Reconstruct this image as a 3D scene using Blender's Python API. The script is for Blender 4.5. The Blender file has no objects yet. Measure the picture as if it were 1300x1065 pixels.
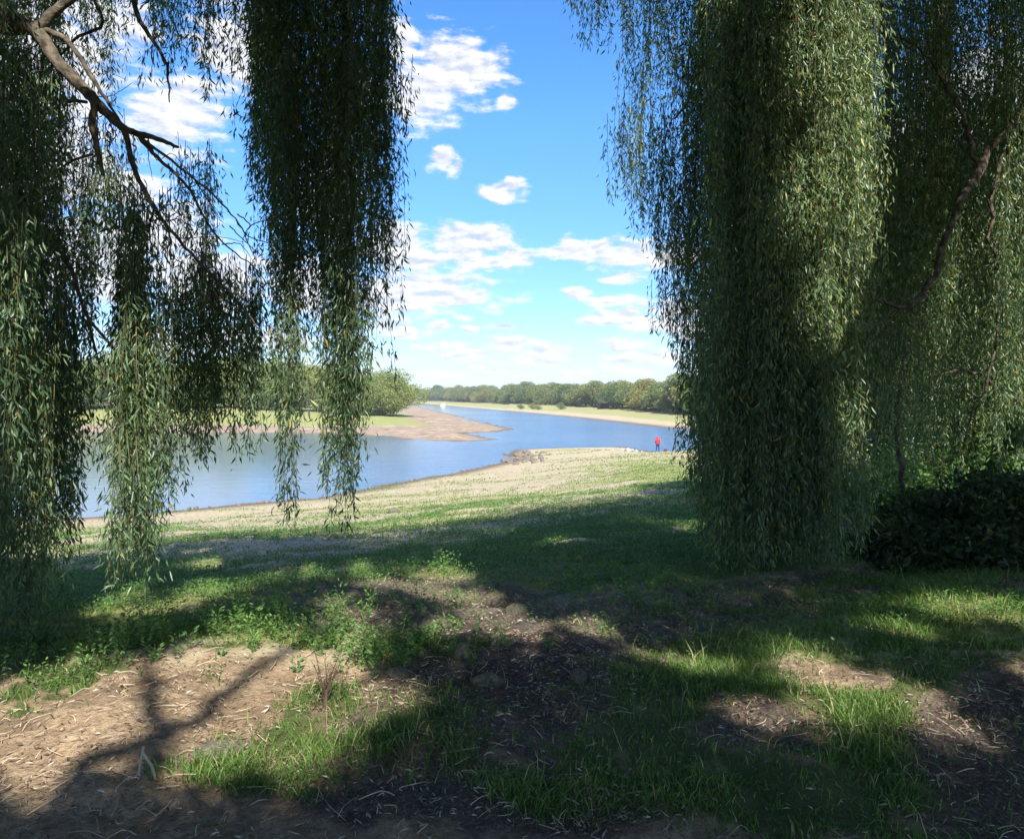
import bpy, math, random
import numpy as np
from math import radians, sin, cos, pi
rng = np.random.default_rng(7)
random.seed(7)
scene = bpy.context.scene
COL = scene.collection

# ------------------------------------------------------------------ camera model
F = 970.0; CX = 650.0; CY = 487.5; YH = 503.0
CAMZ = 6.0
PITCH = math.atan((YH-CY)/F)
cP, sP = cos(PITCH), sin(PITCH)
def ray(px, py):
    px = np.asarray(px, float); py = np.asarray(py, float)
    a = (px-CX)/F; b = (CY-py)/F
    x = a; y = cP - b*sP; z = sP + b*cP
    return x/y, z/y                      # per metre of Y
def W(px, py, Y):
    a, b = ray(px, py)
    return np.array([a*Y, Y+0*a, CAMZ+b*Y]).T
def topx(P):
    x, y, z = P[..., 0], P[..., 1], P[..., 2]-CAMZ
    f = y*cP + z*sP; u = -y*sP + z*cP
    f = np.where(f < 0.05, 0.05, f)
    return CX + F*x/f, CY - F*u/f

# ------------------------------------------------------------------ noise
def _h(ix, iy, s):
    v = np.sin(ix*127.1 + iy*311.7 + s*74.7)*43758.5453
    return v-np.floor(v)
def vn(x, y, s=0):
    ix = np.floor(x); iy = np.floor(y); fx = x-ix; fy = y-iy
    fx = fx*fx*(3-2*fx); fy = fy*fy*(3-2*fy)
    a = _h(ix, iy, s); b = _h(ix+1, iy, s); c = _h(ix, iy+1, s); d = _h(ix+1, iy+1, s)
    return (a*(1-fx)+b*fx)*(1-fy) + (c*(1-fx)+d*fx)*fy
def fbm(x, y, s=0, o=4):
    t = 0; a = .5; n = 0
    for i in range(o):
        t = t+a*vn(x, y, s+i*13); n += a; a *= .5; x = x*2.03+17.3; y = y*2.03+5.1
    return t/n
def sst(a, b, x):
    t = np.clip((x-a)/(b-a), 0, 1); return t*t*(3-2*t)

# ------------------------------------------------------------------ shoreline (plan view)
def un(px, py):
    a, b = ray(px, py); Y = -CAMZ/b
    return (float(a*Y), float(Y))
near = [(-600, 10), (-160, 26), (-70, 34)] + [un(*p) for p in
        [(95, 657), (200, 650), (300, 641), (400, 632), (480, 618), (520, 610), (575, 601), (620, 591), (655, 584),
         (643, 578), (652, 571), (700, 568.5), (790, 567), (812, 571), (830, 574.5), (900, 579)]] + \
       [(48, 66), (90, 60), (200, 50), (700, 20)]
far = [(700, 90), (200, 96), (110, 104), (60, 122)] + [un(*p) for p in
        [(900, 546), (840, 542.5), (740, 531), (660, 523.5), (600, 518), (530, 511.8)]] + [(-190, 900), (-330, 1100)]
left = [(-340, 900)] + [un(*p) for p in [(515, 512.4), (522, 513.5), (555, 522), (592, 530), (632, 540), (654, 545),
        (625, 549), (588, 549.5), (605, 553), (636, 558), (600, 560.5), (523, 559), (451, 552), (330, 550), (96, 550)]] + [(-160, 122), (-600, 118)]
POLY = np.array(near+far+left)
def sd_poly(x, y):
    """signed distance: positive on land"""
    x = np.asarray(x, float).ravel(); y = np.asarray(y, float).ravel()
    d2 = np.full(x.shape, 1e18); ins = np.zeros(x.shape, bool)
    n = len(POLY)
    for i in range(n):
        ax, ay = POLY[i]; bx, by = POLY[(i+1) % n]
        ex, ey = bx-ax, by-ay
        t = np.clip(((x-ax)*ex+(y-ay)*ey)/(ex*ex+ey*ey), 0, 1)
        dx = x-ax-t*ex; dy = y-ay-t*ey
        d2 = np.minimum(d2, dx*dx+dy*dy)
        c = ((ay > y) != (by > y))
        with np.errstate(divide='ignore', invalid='ignore'):
            xi = ax+(y-ay)*(bx-ax)/(by-ay+1e-12)
        ins ^= c & (x < xi)
    d = np.sqrt(d2)
    return np.where(ins, -d, d)
def nearside(x, y):          # 1 on the camera's bank
    return (y < 100-0.25*np.abs(x)) & (y < 101)
def height(x, y, sd=None):
    shp = np.shape(x); x = np.asarray(x, float).ravel(); y = np.asarray(y, float).ravel()
    if sd is None: sd = sd_poly(x, y)
    t = np.clip(sd/37.0, 0, 3)
    zn = 4.3*np.where(t < 1, t**1.25, 1+0.08*(t-1))
    zn = zn*(1) + 0
    # local bank under the willows: higher lip in the foreground, little step down beyond it
    zn = zn + 0.16*sst(6.4, 4.6, y + 0.6*np.sin(x*1.3) - 0.15*x)*(y < 12)*(y > -30)
    tl = np.clip(sd, 0, 400)
    zf = 3.9*(1-np.exp(-(tl/50.0)**1.45))
    zf = np.where(y > 100, zf, zf)
    nr = sst(100, 92, y+0*np.abs(x)) * (x > -400)
    zf2 = np.where((x > -2) & (y > 100), 2.8*(1-np.exp(-tl/28.0)), zf)
    z = np.where(nr > 0.5, zn, zf2)
    amp = np.clip(np.abs(sd)/6, 0.15, 1)
    dist = np.hypot(x, y)
    z = z + amp*(fbm(x/6, y/6, 3)-.5)*0.45*np.clip(dist/25, .1, 1) + (fbm(x*1.1, y*1.1, 9)-.5)*0.20*np.clip(1.4-dist/60, .0, 1)*np.clip(sd/4, .2, 1) \
          + (fbm(x*5, y*5, 21)-.5)*0.085*np.clip(1-dist/30, 0, 1)
    # rough mud on the far spit
    z = z + np.where((y > 100) & (x < 0), sst(45, 5, sd)*sst(0, 3, sd)*(fbm(x/2.2, y/2.2, 5)-.45)*0.5, 0)
    z = np.where(sd < 0, np.maximum(-3, sd*0.12) + 0.3*(fbm(x/3, y/3, 31)-.5)*sst(-6, 0, sd), z)
    return z.reshape(shp)
def ground_hit(px, py):
    a, b = ray(px, py)
    Y = np.full(np.shape(a), 2.0); hit = np.zeros(np.shape(a), bool)
    Yh = Y.copy()
    for i in range(150):
        z = CAMZ+b*Y; g = height(a*Y, Y)
        new = (~hit) & (z < g)
        Yh[new] = Y[new]; hit |= new
        Y = Y*1.02
    Yh[~hit] = 30
    return a*Yh, Yh

# ------------------------------------------------------------------ mesh helpers
def mesh_np(name, V, Fc, mat=None, attrs=None, parent=None, smooth=False, fattrs=None):
    """V (n,3); Fc list of (m,k) arrays of one size k or several"""
    if not isinstance(Fc, list): Fc = [Fc]
    me = bpy.data.meshes.new(name)
    V = np.asarray(V, np.float32); me.vertices.add(len(V)); me.vertices.foreach_set('co', V.ravel())
    loops = np.concatenate([f.ravel() for f in Fc]).astype(np.int32)
    tot = np.concatenate([np.full(len(f), f.shape[1]) for f in Fc]).astype(np.int32)
    st = np.concatenate([[0], np.cumsum(tot)[:-1]]).astype(np.int32)
    me.loops.add(len(loops)); me.loops.foreach_set('vertex_index', loops)
    me.polygons.add(len(tot)); me.polygons.foreach_set('loop_start', st); me.polygons.foreach_set('loop_total', tot)
    if smooth: me.polygons.foreach_set('use_smooth', np.ones(len(tot), bool))
    me.update(calc_edges=True)
    for k, v in (attrs or {}).items():
        a = me.attributes.new(k, 'FLOAT', 'POINT'); a.data.foreach_set('value', np.asarray(v, np.float32))
    if mat is not None: me.materials.append(mat)
    ob = bpy.data.objects.new(name, me); COL.objects.link(ob)
    if parent is not None: ob.parent = parent
    return ob
def tag(o, label=None, cat=None, group=None, kind=None):
    if label: o['label'] = label
    if cat: o['category'] = cat
    if group: o['group'] = group
    if kind: o['kind'] = kind
    return o
def empty(name, loc=(0, 0, 0), rz=0):
    o = bpy.data.objects.new(name, None); COL.objects.link(o); o.location = loc; o.rotation_euler = (0, 0, rz)
    o.empty_display_size = .3
    return o
def copy_tree(root):
    r = root.copy(); COL.objects.link(r)
    for ch in root.children:
        c = ch.copy(); COL.objects.link(c); c.parent = r
        for g in ch.children:
            d = g.copy(); COL.objects.link(d); d.parent = c
    return r
class MB:
    def __init__(s): s.V = []; s.F = {}; s.n = 0; s.A = []
    def add(s, V, Fs, a=0.5):
        V = np.asarray(V, float); s.V.append(V); s.A.append(np.full(len(V), a) if np.isscalar(a) else a)
        for f in (Fs if isinstance(Fs, list) else [Fs]):
            f = np.asarray(f); s.F.setdefault(f.shape[1], []).append(f+s.n)
        s.n += len(V)
    def build(s, name, mat, parent=None, smooth=False):
        return mesh_np(name, np.concatenate(s.V), [np.concatenate(v) for v in s.F.values()], mat,
                       {'rnd': np.concatenate(s.A)}, parent, smooth)
def tube(pts, rad, n=8, rough=0.0, cap=True):
    pts = np.asarray(pts, float); rad = np.asarray(rad, float); m = len(pts)
    T = np.gradient(pts, axis=0); T /= np.linalg.norm(T, axis=1)[:, None]+1e-9
    ref = np.array([0, 0, 1.]) if abs(T[0][2]) < .9 else np.array([1., 0, 0])
    V = []; N = np.cross(T[0], ref); N /= np.linalg.norm(N)
    for i in range(m):
        N = N-T[i]*N.dot(T[i]); N /= np.linalg.norm(N); B = np.cross(T[i], N)
        th = np.linspace(0, 2*pi, n, endpoint=False)
        r = rad[i]*(1+rough*(rng.random(n)-.5))
        V.append(pts[i]+np.outer(np.cos(th)*r, N)+np.outer(np.sin(th)*r, B))
    V = np.concatenate(V); Fq = []
    for i in range(m-1):
        for k in range(n):
            Fq.append((i*n+k, i*n+(k+1) % n, (i+1)*n+(k+1) % n, (i+1)*n+k))
    V = np.concatenate([V, [pts[-1]+T[-1]*rad[-1], pts[0]]]); e = m*n
    Ft = [((m-1)*n+k, (m-1)*n+(k+1) % n, e) for k in range(n)]+[((k+1) % n, k, e+1) for k in range(n)]
    return V, [np.array(Fq), np.array(Ft)]
def spline(ctrl, n=24, jit=0.0):
    c = np.asarray(ctrl, float); m = len(c)
    P = np.concatenate([[2*c[0]-c[1]], c, [2*c[-1]-c[-2]]]); out = []
    for t in np.linspace(0, m-1-1e-6, n):
        i = int(t); f = t-i; p0, p1, p2, p3 = P[i], P[i+1], P[i+2], P[i+3]
        out.append(.5*((2*p1)+(-p0+p2)*f+(2*p0-5*p1+4*p2-p3)*f*f+(-p0+3*p1-3*p2+p3)*f**3))
    out = np.array(out)
    if jit: out[1:-1] += rng.normal(0, jit, (len(out)-2, 3))
    return out

def leaves(base, dirv, L, Wd, rnd, fold=0.25, side=None):
    """vectorised willow leaves: 4-vertex folded lances"""
    n = len(base); d = dirv/np.linalg.norm(dirv, axis=1)[:, None]
    if side is None: side = rng.normal(size=(n, 3))
    s = np.cross(d, side); s /= np.linalg.norm(s, axis=1)[:, None]+1e-9
    nn = np.cross(s, d)
    L = np.broadcast_to(L, n)[:, None]; Wd = np.broadcast_to(Wd, n)[:, None]
    m = base+d*L*.42
    V = np.stack([base, m+s*Wd*.5+nn*Wd*fold, base+d*L-nn*L*.06, m-s*Wd*.5+nn*Wd*fold], 1).reshape(-1, 3)
    i = np.arange(n)*4
    Fc = np.concatenate([np.stack([i, i+1, i+2], 1), np.stack([i, i+2, i+3], 1)])
    return V, Fc, np.repeat(rnd, 4)

# ------------------------------------------------------------------ materials
def newmat(name):
    m = bpy.data.materials.new(name); m.use_nodes = True; nt = m.node_tree; nt.nodes.clear()
    return m, nt
class N:
    def __init__(s, nt): s.nt = nt
    def __call__(s, t, **kw):
        n = s.nt.nodes.new(t)
        for k, v in kw.items():
            if k.startswith('_'): setattr(n, k[1:], v)
            else:
                key = int(k[1:]) if k[0] == 'i' and k[1:].isdigit() else k.replace('__', ' ')
                if isinstance(v, bpy.types.NodeSocket): s.nt.links.new(v, n.inputs[key])
                else: n.inputs[key].default_value = v
        return n
    def math(s, op, a, b=0.0, c=0.0, clamp=False):
        n = s.nt.nodes.new('ShaderNodeMath'); n.operation = op; n.use_clamp = clamp
        for i, v in enumerate((a, b, c)):
            if isinstance(v, bpy.types.NodeSocket): s.nt.links.new(v, n.inputs[i])
            else: n.inputs[i].default_value = v
        return n.outputs[0]
    def mix(s, f, a, b, bt='MIX'):
        n = s.nt.nodes.new('ShaderNodeMix'); n.data_type = 'RGBA'; n.blend_type = bt
        for i, v in ((0, f), (6, a), (7, b)):
            if isinstance(v, bpy.types.NodeSocket): s.nt.links.new(v, n.inputs[i])
            elif i == 0: n.inputs[0].default_value = v
            else: n.inputs[i].default_value = (*v, 1)
        return n.outputs[2]
    def ramp(s, f, stops):
        n = s.nt.nodes.new('ShaderNodeValToRGB'); e = n.color_ramp.elements
        s.nt.links.new(f, n.inputs[0])
        while len(e) < len(stops): e.new(.5)
        for x, (p, c) in zip(e, stops): x.position = p; x.color = (*c, 1)
        return n.outputs[0]
    def noise(s, vec, scale, detail=4, rough=.55):
        n = s('ShaderNodeTexNoise', Scale=scale, Detail=detail, Roughness=rough)
        if vec is not None: s.nt.links.new(vec, n.inputs['Vector'])
        return n.outputs['Fac']
def leaf_mat(name, stops, trans=.35, rough=.45, objvar=0.0, spec=.3):
    m, nt = newmat(name); n = N(nt)
    at = n('ShaderNodeAttribute', _attribute_name='rnd').outputs['Fac']
    c = n.ramp(at, stops)
    if objvar:
        oi = n('ShaderNodeObjectInfo').outputs['Random']
        c2 = n.ramp(oi, [(0, (.40, .62, .62)), (.35, (.75, .85, .8)), (.7, (1.15, 1.05, .8)), (1, (1.6, 1.15, .75))])
        c = n.mix(objvar, c, c2, 'MULTIPLY')
    p = n('ShaderNodeBsdfPrincipled', Base__Color=c, Roughness=rough); p.inputs['Specular IOR Level'].default_value = spec
    tcol = n.mix(1.0, c, (1.25, 1.35, .55), 'MULTIPLY')
    t = n('ShaderNodeBsdfTranslucent', Color=tcol)
    mx = n('ShaderNodeMixShader', Fac=trans, i1=p.outputs[0], i2=t.outputs[0])
    o = n('ShaderNodeOutputMaterial', Surface=mx.outputs[0])
    return m
M = {}
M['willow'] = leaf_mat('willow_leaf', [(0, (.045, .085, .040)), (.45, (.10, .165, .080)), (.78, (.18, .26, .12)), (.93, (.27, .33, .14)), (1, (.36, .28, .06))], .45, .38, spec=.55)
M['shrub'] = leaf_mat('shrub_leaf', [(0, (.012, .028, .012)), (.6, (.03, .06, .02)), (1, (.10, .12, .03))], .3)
M['olive'] = leaf_mat('osier_leaf', [(0, (.11, .145, .04)), (.6, (.20, .245, .07)), (1, (.33, .33, .11))], .3, .6, .25)
M['wood_leaf'] = leaf_mat('wood_leaf', [(0, (.06, .10, .04)), (.6, (.15, .19, .07)), (1, (.27, .25, .10))], .2, .6, .8)
M['grass'] = leaf_mat('grass_blade', [(0, (.05, .11, .022)), (.5, (.10, .19, .04)), (.85, (.18, .26, .065)), (1, (.40, .35, .18))], .42, .5)
M['weed'] = leaf_mat('weed_leaf', [(0, (.04, .10, .028)), (.6, (.10, .20, .055)), (1, (.19, .28, .08))], .35, .5)
M['litter'] = leaf_mat('dry_leaf', [(0, (.08, .05, .034)), (.45, (.16, .11, .075)), (.75, (.27, .20, .15)), (.95, (.48, .45, .40)), (1, (.40, .31, .08))], .1, .55)
def solid(name, col, rough=.7, nz=0.0, scale=20, col2=None, bump=0.0, spec=.3):
    m, nt = newmat(name); n = N(nt)
    tc = n('ShaderNodeTexCoord').outputs['Object']
    p = n('ShaderNodeBsdfPrincipled', Roughness=rough); p.inputs['Specular IOR Level'].default_value = spec
    if col2:
        f = n.noise(tc, scale, 6, .6)
        r = n.ramp(f, [(.35, col), (.65, col2)])
        nt.links.new(r, p.inputs['Base Color'])
        if bump:
            b = n('ShaderNodeBump', Strength=bump, Height=f); b.inputs['Distance'].default_value = .03
            nt.links.new(b.outputs[0], p.inputs['Normal'])
    else: p.inputs['Base Color'].default_value = (*col, 1)
    n('ShaderNodeOutputMaterial', Surface=p.outputs[0])
    return m
M['bark'] = solid('willow_bark', (.028, .023, .017), .9, scale=14, col2=(.13, .108, .08), bump=.9)
M['rock'] = solid('rock', (.07, .058, .046), .9, scale=6, col2=(.22, .185, .145), bump=.5)
M['pale_rock'] = solid('pale_rock', (.22, .20, .165), .9, scale=6, col2=(.42, .39, .33), bump=.5)
M['mossy'] = solid('mossy_stone', (.045, .05, .03), .9, scale=7, col2=(.16, .14, .10), bump=.7)
M['red'] = solid('red_cloth', (.62, .02, .035), .7, scale=9, col2=(.72, .04, .05), bump=.2)
M['navy'] = solid('trouser_cloth', (.02, .035, .09), .8, scale=9, col2=(.03, .05, .12), bump=.2)
M['skin'] = solid('skin', (.55, .33, .24), .55)
M['hair'] = solid('hair', (.03, .02, .015), .6)
M['white'] = solid('white_paint', (.8, .8, .78), .4, scale=2, col2=(.74, .75, .74))
M['dwood'] = solid('dark_wood', (.025, .02, .018), .8, scale=3, col2=(.06, .045, .035), bump=.2)
M['stick'] = solid('dry_stick', (.30, .23, .15), .8, scale=15, col2=(.5, .42, .3), bump=.4)
M['twig'] = solid('green_twig', (.05, .06, .025), .6, scale=4, col2=(.12, .10, .04))
M['glass'] = solid('dark_glass', (.02, .03, .04), .1, spec=.6)
M['dstem'] = solid('dead_stem', (.045, .03, .022), .8, scale=15, col2=(.09, .06, .04))

# ------------------------------------------------------------------ ground regions (polygons of the photo carried to the ground)
def ell(px, py, cx, cy, rx, ry, rot=0):
    c, s = cos(radians(rot)), sin(radians(rot))
    dx = px-cx; dy = py-cy
    u = (dx*c+dy*s)/rx; v = (-dx*s+dy*c)/ry
    return 1-np.sqrt(u*u+v*v)
def region(px, py, L, soft=.25):
    r = np.full(np.shape(px), -9.)
    for e in L: r = np.maximum(r, ell(px, py, *e))
    return r
GREEN = [(230, 765, 330, 70, 2), (60, 800, 160, 60, 0), (700, 720, 420, 75, -3), (820, 790, 120, 35, -5), (380, 810, 130, 22, 0), (-200, 790, 300, 90, 0),
         (620, 672, 400, 15, -10)]
TURF = [(1040, 860, 310, 90, -6), (900, 930, 200, 90, 0), (1200, 790, 180, 50, 0), (1080, 1000, 330, 90, 0), (1500, 820, 260, 80, 0)]
TUFTS = [(640, 915, 60, 42, 0), (440, 905, 95, 30, -12), (560, 965, 110, 40, 0), (500, 828, 80, 22, -6), (415, 960, 90, 30, 0), (360, 940, 30, 30, 0),
         (560, 890, 40, 18, 0), (690, 930, 30, 50, 0), (340, 985, 120, 30, 0), (110, 822, 50, 12, 0), (730, 1010, 140, 50, 0)]
BARE = [(965, 925, 75, 34, 3), (1025, 850, 70, 16, 8), (1265, 935, 95, 75, -20), (1330, 1000, 150, 110, 0), (690, 880, 70, 45, 0), (850, 800, 60, 14, 0)]
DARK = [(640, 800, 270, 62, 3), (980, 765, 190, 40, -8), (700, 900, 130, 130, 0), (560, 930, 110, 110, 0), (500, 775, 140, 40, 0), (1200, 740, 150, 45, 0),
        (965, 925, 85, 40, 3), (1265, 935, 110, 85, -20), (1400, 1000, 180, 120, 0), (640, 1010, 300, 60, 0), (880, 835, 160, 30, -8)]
PALE = [(300, 690, 260, 18, -2), (600, 672, 330, 12, -10)]
def masks(x, y, z, sd):
    P = np.stack([x, y, z], -1); px, py = topx(P)
    j = (fbm(x*1.1, y*1.1, 41)-.5); j2 = fbm(x*4, y*4, 42)-.5
    w = j*1.5+j2*1.3+(fbm(x*13, y*13, 43)-.5)*.8
    nr = (y > 1.5) & (y < 100) & (np.abs(x) < y*1.4+6)
    g = sst(-.25, .3, region(px, py, GREEN)+w)
    g = np.maximum(g, .8*sst(-.25, .3, region(px, py, TURF)+w))
    g = np.maximum(g, .8*sst(.0, .3, region(px, py, TUFTS)+w))
    bare = sst(-.4, .3, region(px, py, BARE)+w)
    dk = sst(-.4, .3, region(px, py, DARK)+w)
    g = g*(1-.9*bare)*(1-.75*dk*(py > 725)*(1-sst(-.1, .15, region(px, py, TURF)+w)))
    pale = sst(-.2, .2, region(px, py, PALE)+w)
    g = g*(1-.7*pale)
    soil = sst(790, 830, py+w*60)
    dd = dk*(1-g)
    # beach: sand with streaks of sparse green, greener away from the water
    bn = fbm(x/5, y/2.2, 77)
    bg = sst(.42, .66, bn + .12*sst(2, 16, sd) - .05)*.6
    bg = np.maximum(bg, .8*sst(0, .5, ell(px, py, 850, 600, 120, 25, 0)+w))
    onb = (py < 700)
    g = np.where(nr, np.maximum(g, np.where(onb, bg, 0)), g)
    g = np.where(nr, g, 0.6+0.4*sst(.35, .6, fbm(x/3, y/3, 3)))
    dd = np.where(nr, dd, .3); soil = np.where(nr, soil, np.where(y < 20, 1., 0.))
    # far banks
    farb = y >= 100
    isl = farb & (x < 3)
    gl = sst(11, 21, sd+12*(fbm(x/9, y/9, 8)-.5)+0.0*x)
    gr = sst(3, 9, sd+5*(fbm(x/9, y/9, 8)-.5))*.68
    rightb = farb & ~((x < 3) & (sd_left(x, y)))
    g = np.where(farb, np.where(rightb, gr, gl), g)
    mud = np.where(farb, np.where(rightb, sst(4, 0, sd)*.5, 1.0), 0)
    soil = np.where(farb, 0, soil); dd = np.where(farb, 0, dd)
    wet = sst(1.2, .1, z)*sst(2.5, .3, np.abs(sd))
    return g, dd, soil, mud, wet
def sd_left(x, y):        # true on the left-hand peninsula (west of the river arm)
    # river centre line, west/east split
    ym = np.array([100, 148, 168, 214, 303, 345, 414, 620, 900, 1200]); xm = np.array([4, 6, 8, 6, -10, -18, -30, -95, -260, -420])
    return x < np.interp(y, ym, xm)

# ------------------------------------------------------------------ ground sheet
radii = np.concatenate([np.array([0.0, .6, 1.1]), np.geomspace(1.5, 60, 330), np.geomspace(60.8, 1000, 190), np.geomspace(1040, 2500, 20)])
ang = np.concatenate([np.linspace(-44, 44, 460), np.linspace(46, 314, 110)])
A = np.radians(ang); R, T = np.meshgrid(radii, A, indexing='ij')
gx = (R*np.sin(T)); gy = (R*np.cos(T)); shp = gx.shape
gsd = sd_poly(gx, gy).reshape(shp); gz = height(gx, gy, gsd.ravel()) + 4.5*sst(1300, 2500, R)
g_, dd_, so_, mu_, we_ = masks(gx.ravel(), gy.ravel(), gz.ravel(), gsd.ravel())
nr_, na_ = shp
ii, jj = np.meshgrid(np.arange(nr_-1), np.arange(na_), indexing='ij'); j2 = (jj+1) % na_
quads = np.stack([ii*na_+jj, ii*na_+j2, (ii+1)*na_+j2, (ii+1)*na_+jj], -1).reshape(-1, 4)
m, nt = newmat('ground'); n = N(nt)
pos = n('ShaderNodeNewGeometry').outputs['Position']
aG = n('ShaderNodeAttribute', _attribute_name='green').outputs['Fac']; aD = n('ShaderNodeAttribute', _attribute_name='dark').outputs['Fac']
aS = n('ShaderNodeAttribute', _attribute_name='soil').outputs['Fac']; aM = n('ShaderNodeAttribute', _attribute_name='mud').outputs['Fac']; aW = n('ShaderNodeAttribute', _attribute_name='wet').outputs['Fac']
f1 = n.noise(pos, 3.0, 8, .65); f2 = n.noise(pos, 22.0, 6, .7); f3 = n.noise(pos, .5, 5, .6); f4 = n.math('ADD', n.math('MULTIPLY', n.noise(pos, 90., 4, .7), .55), n.math('MULTIPLY', n.noise(pos, 34., 4, .7), .45))
mapn = n('ShaderNodeMapping', Vector=pos); mapn.inputs['Scale'].default_value = (.25, 1.1, 1)
f5 = n.noise(mapn.outputs[0], 1.2, 8, .68)
sand = n.mix(f1, (.31, .25, .155), (.52, .45, .32)); sand = n.mix(n.ramp(n.noise(pos, 5., 8, .75), [(.42, (0, 0, 0)), (.62, (.8, .8, .8))]), sand, (.23, .19, .115))
soil = n.ramp(n.math('ADD', n.math('MULTIPLY', f2, .5), n.math('MULTIPLY', f4, .5)), [(.36, (.14, .09, .055)), (.5, (.34, .245, .155)), (.62, (.50, .40, .28))])
soil = n.mix(n.ramp(f1, [(.40, (0, 0, 0)), (.60, (.75, .75, .75))]), soil, (.17, .12, .075))
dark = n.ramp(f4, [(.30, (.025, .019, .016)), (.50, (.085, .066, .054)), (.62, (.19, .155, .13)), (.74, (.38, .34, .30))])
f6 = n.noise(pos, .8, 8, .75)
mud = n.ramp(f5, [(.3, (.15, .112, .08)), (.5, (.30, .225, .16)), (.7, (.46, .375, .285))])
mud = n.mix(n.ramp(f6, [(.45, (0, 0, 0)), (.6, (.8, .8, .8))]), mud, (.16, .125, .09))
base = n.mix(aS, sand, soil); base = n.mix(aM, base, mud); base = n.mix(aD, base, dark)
gn = n.mix(f2, (.05, .075, .022), (.14, .18, .055)); gn = n.mix(n.math('MULTIPLY', f4, .7), gn, (.05, .045, .025))
gl = n.mix(f3, (.17, .20, .062), (.29, .28, .11))
gcol = n.mix(n.math('SUBTRACT', 1.0, aS, clamp=True), gn, gl)
gfac = n.math('MULTIPLY', n.math('ADD', n.math('SUBTRACT', aG, .5), n.math('MULTIPLY', n.math('SUBTRACT', f2, .5), 1.6)), 3.0)
gfac = n.math('ADD', gfac, .5, clamp=True)
gfac = n.math('MULTIPLY', gfac, n.math('MULTIPLY', aG, 1.25, clamp=True))
base = n.mix(gfac, base, gcol)
base = n.mix(aW, base, (.13, .10, .07))
b1 = n('ShaderNodeBump', Strength=.8, Height=n.math('ADD', n.math('MULTIPLY', f2, 1.2), f4)); b1.inputs['Distance'].default_value = .035
p = n('ShaderNodeBsdfPrincipled', Base__Color=base, Roughness=.92, Normal=b1.outputs[0]); p.inputs['Specular IOR Level'].default_value = .15
n('ShaderNodeOutputMaterial', Surface=p.outputs[0])
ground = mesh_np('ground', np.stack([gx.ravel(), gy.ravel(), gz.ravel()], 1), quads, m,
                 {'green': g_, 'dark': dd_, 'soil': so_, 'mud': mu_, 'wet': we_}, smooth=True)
tag(ground, kind='structure')

# ------------------------------------------------------------------ water
m, nt = newmat('water'); n = N(nt)
pos = n('ShaderNodeNewGeometry').outputs['Position']
mp = n('ShaderNodeMapping', Vector=pos); mp.inputs['Rotation'].default_value = (0, 0, radians(18)); mp.inputs['Scale'].default_value = (.35, 1.0, 1)
w1 = n.noise(mp.outputs[0], .9, 4, .55); w2 = n.noise(mp.outputs[0], 4.0, 3, .6)
big = n.noise(pos, .02, 3, .5)
amp = n.ramp(big, [(.35, (.35, .35, .35)), (.6, (1, 1, 1))])
sx = n('ShaderNodeSeparateXYZ', Vector=pos)
covx = n.math('ADD', sx.outputs[0], n.math('MULTIPLY', sx.outputs[1], .05))
mr = n('ShaderNodeMapRange', Value=covx); mr.inputs[1].default_value = 0; mr.inputs[2].default_value = -14; mr.inputs[3].default_value = 1; mr.inputs[4].default_value = .09
h = n.math('MULTIPLY', n.math('ADD', w1, n.math('MULTIPLY', w2, .3)), n.math('MULTIPLY', amp, mr.outputs[0]))
bp = n('ShaderNodeBump', Strength=1.0, Height=h); bp.inputs['Distance'].default_value = .24
sx = n('ShaderNodeSeparateXYZ', Vector=pos)
cove = n.math('MULTIPLY', n.math('GREATER_THAN', -20.0, sx.outputs[0]), 1.0)
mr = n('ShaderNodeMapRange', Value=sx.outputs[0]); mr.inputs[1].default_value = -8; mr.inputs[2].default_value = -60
wc = n.mix(mr.outputs[0], (.05, .13, .26), (.20, .22, .13))  # cove end tinted green-brown: bank reflections put into the base colour
p = n('ShaderNodeBsdfPrincipled', Base__Color=wc, Roughness=.12, IOR=1.33, Normal=bp.outputs[0])
n('ShaderNodeOutputMaterial', Surface=p.outputs[0])
s = 2500
wx = np.array([[-s, -s, 0], [s, -s, 0], [s, s, 0], [-s, s, 0]])
water = mesh_np('water', wx, np.array([[0, 1, 2, 3]]), m); tag(water, kind='structure')

# ------------------------------------------------------------------ sun direction
EL = radians(43); SH = np.array([-0.26, .966]); SH = SH/np.linalg.norm(SH)     # shadows fall this way
SUNV = np.array([-SH[0]*cos(EL), -SH[1]*cos(EL), sin(EL)])                      # towards the sun

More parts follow.
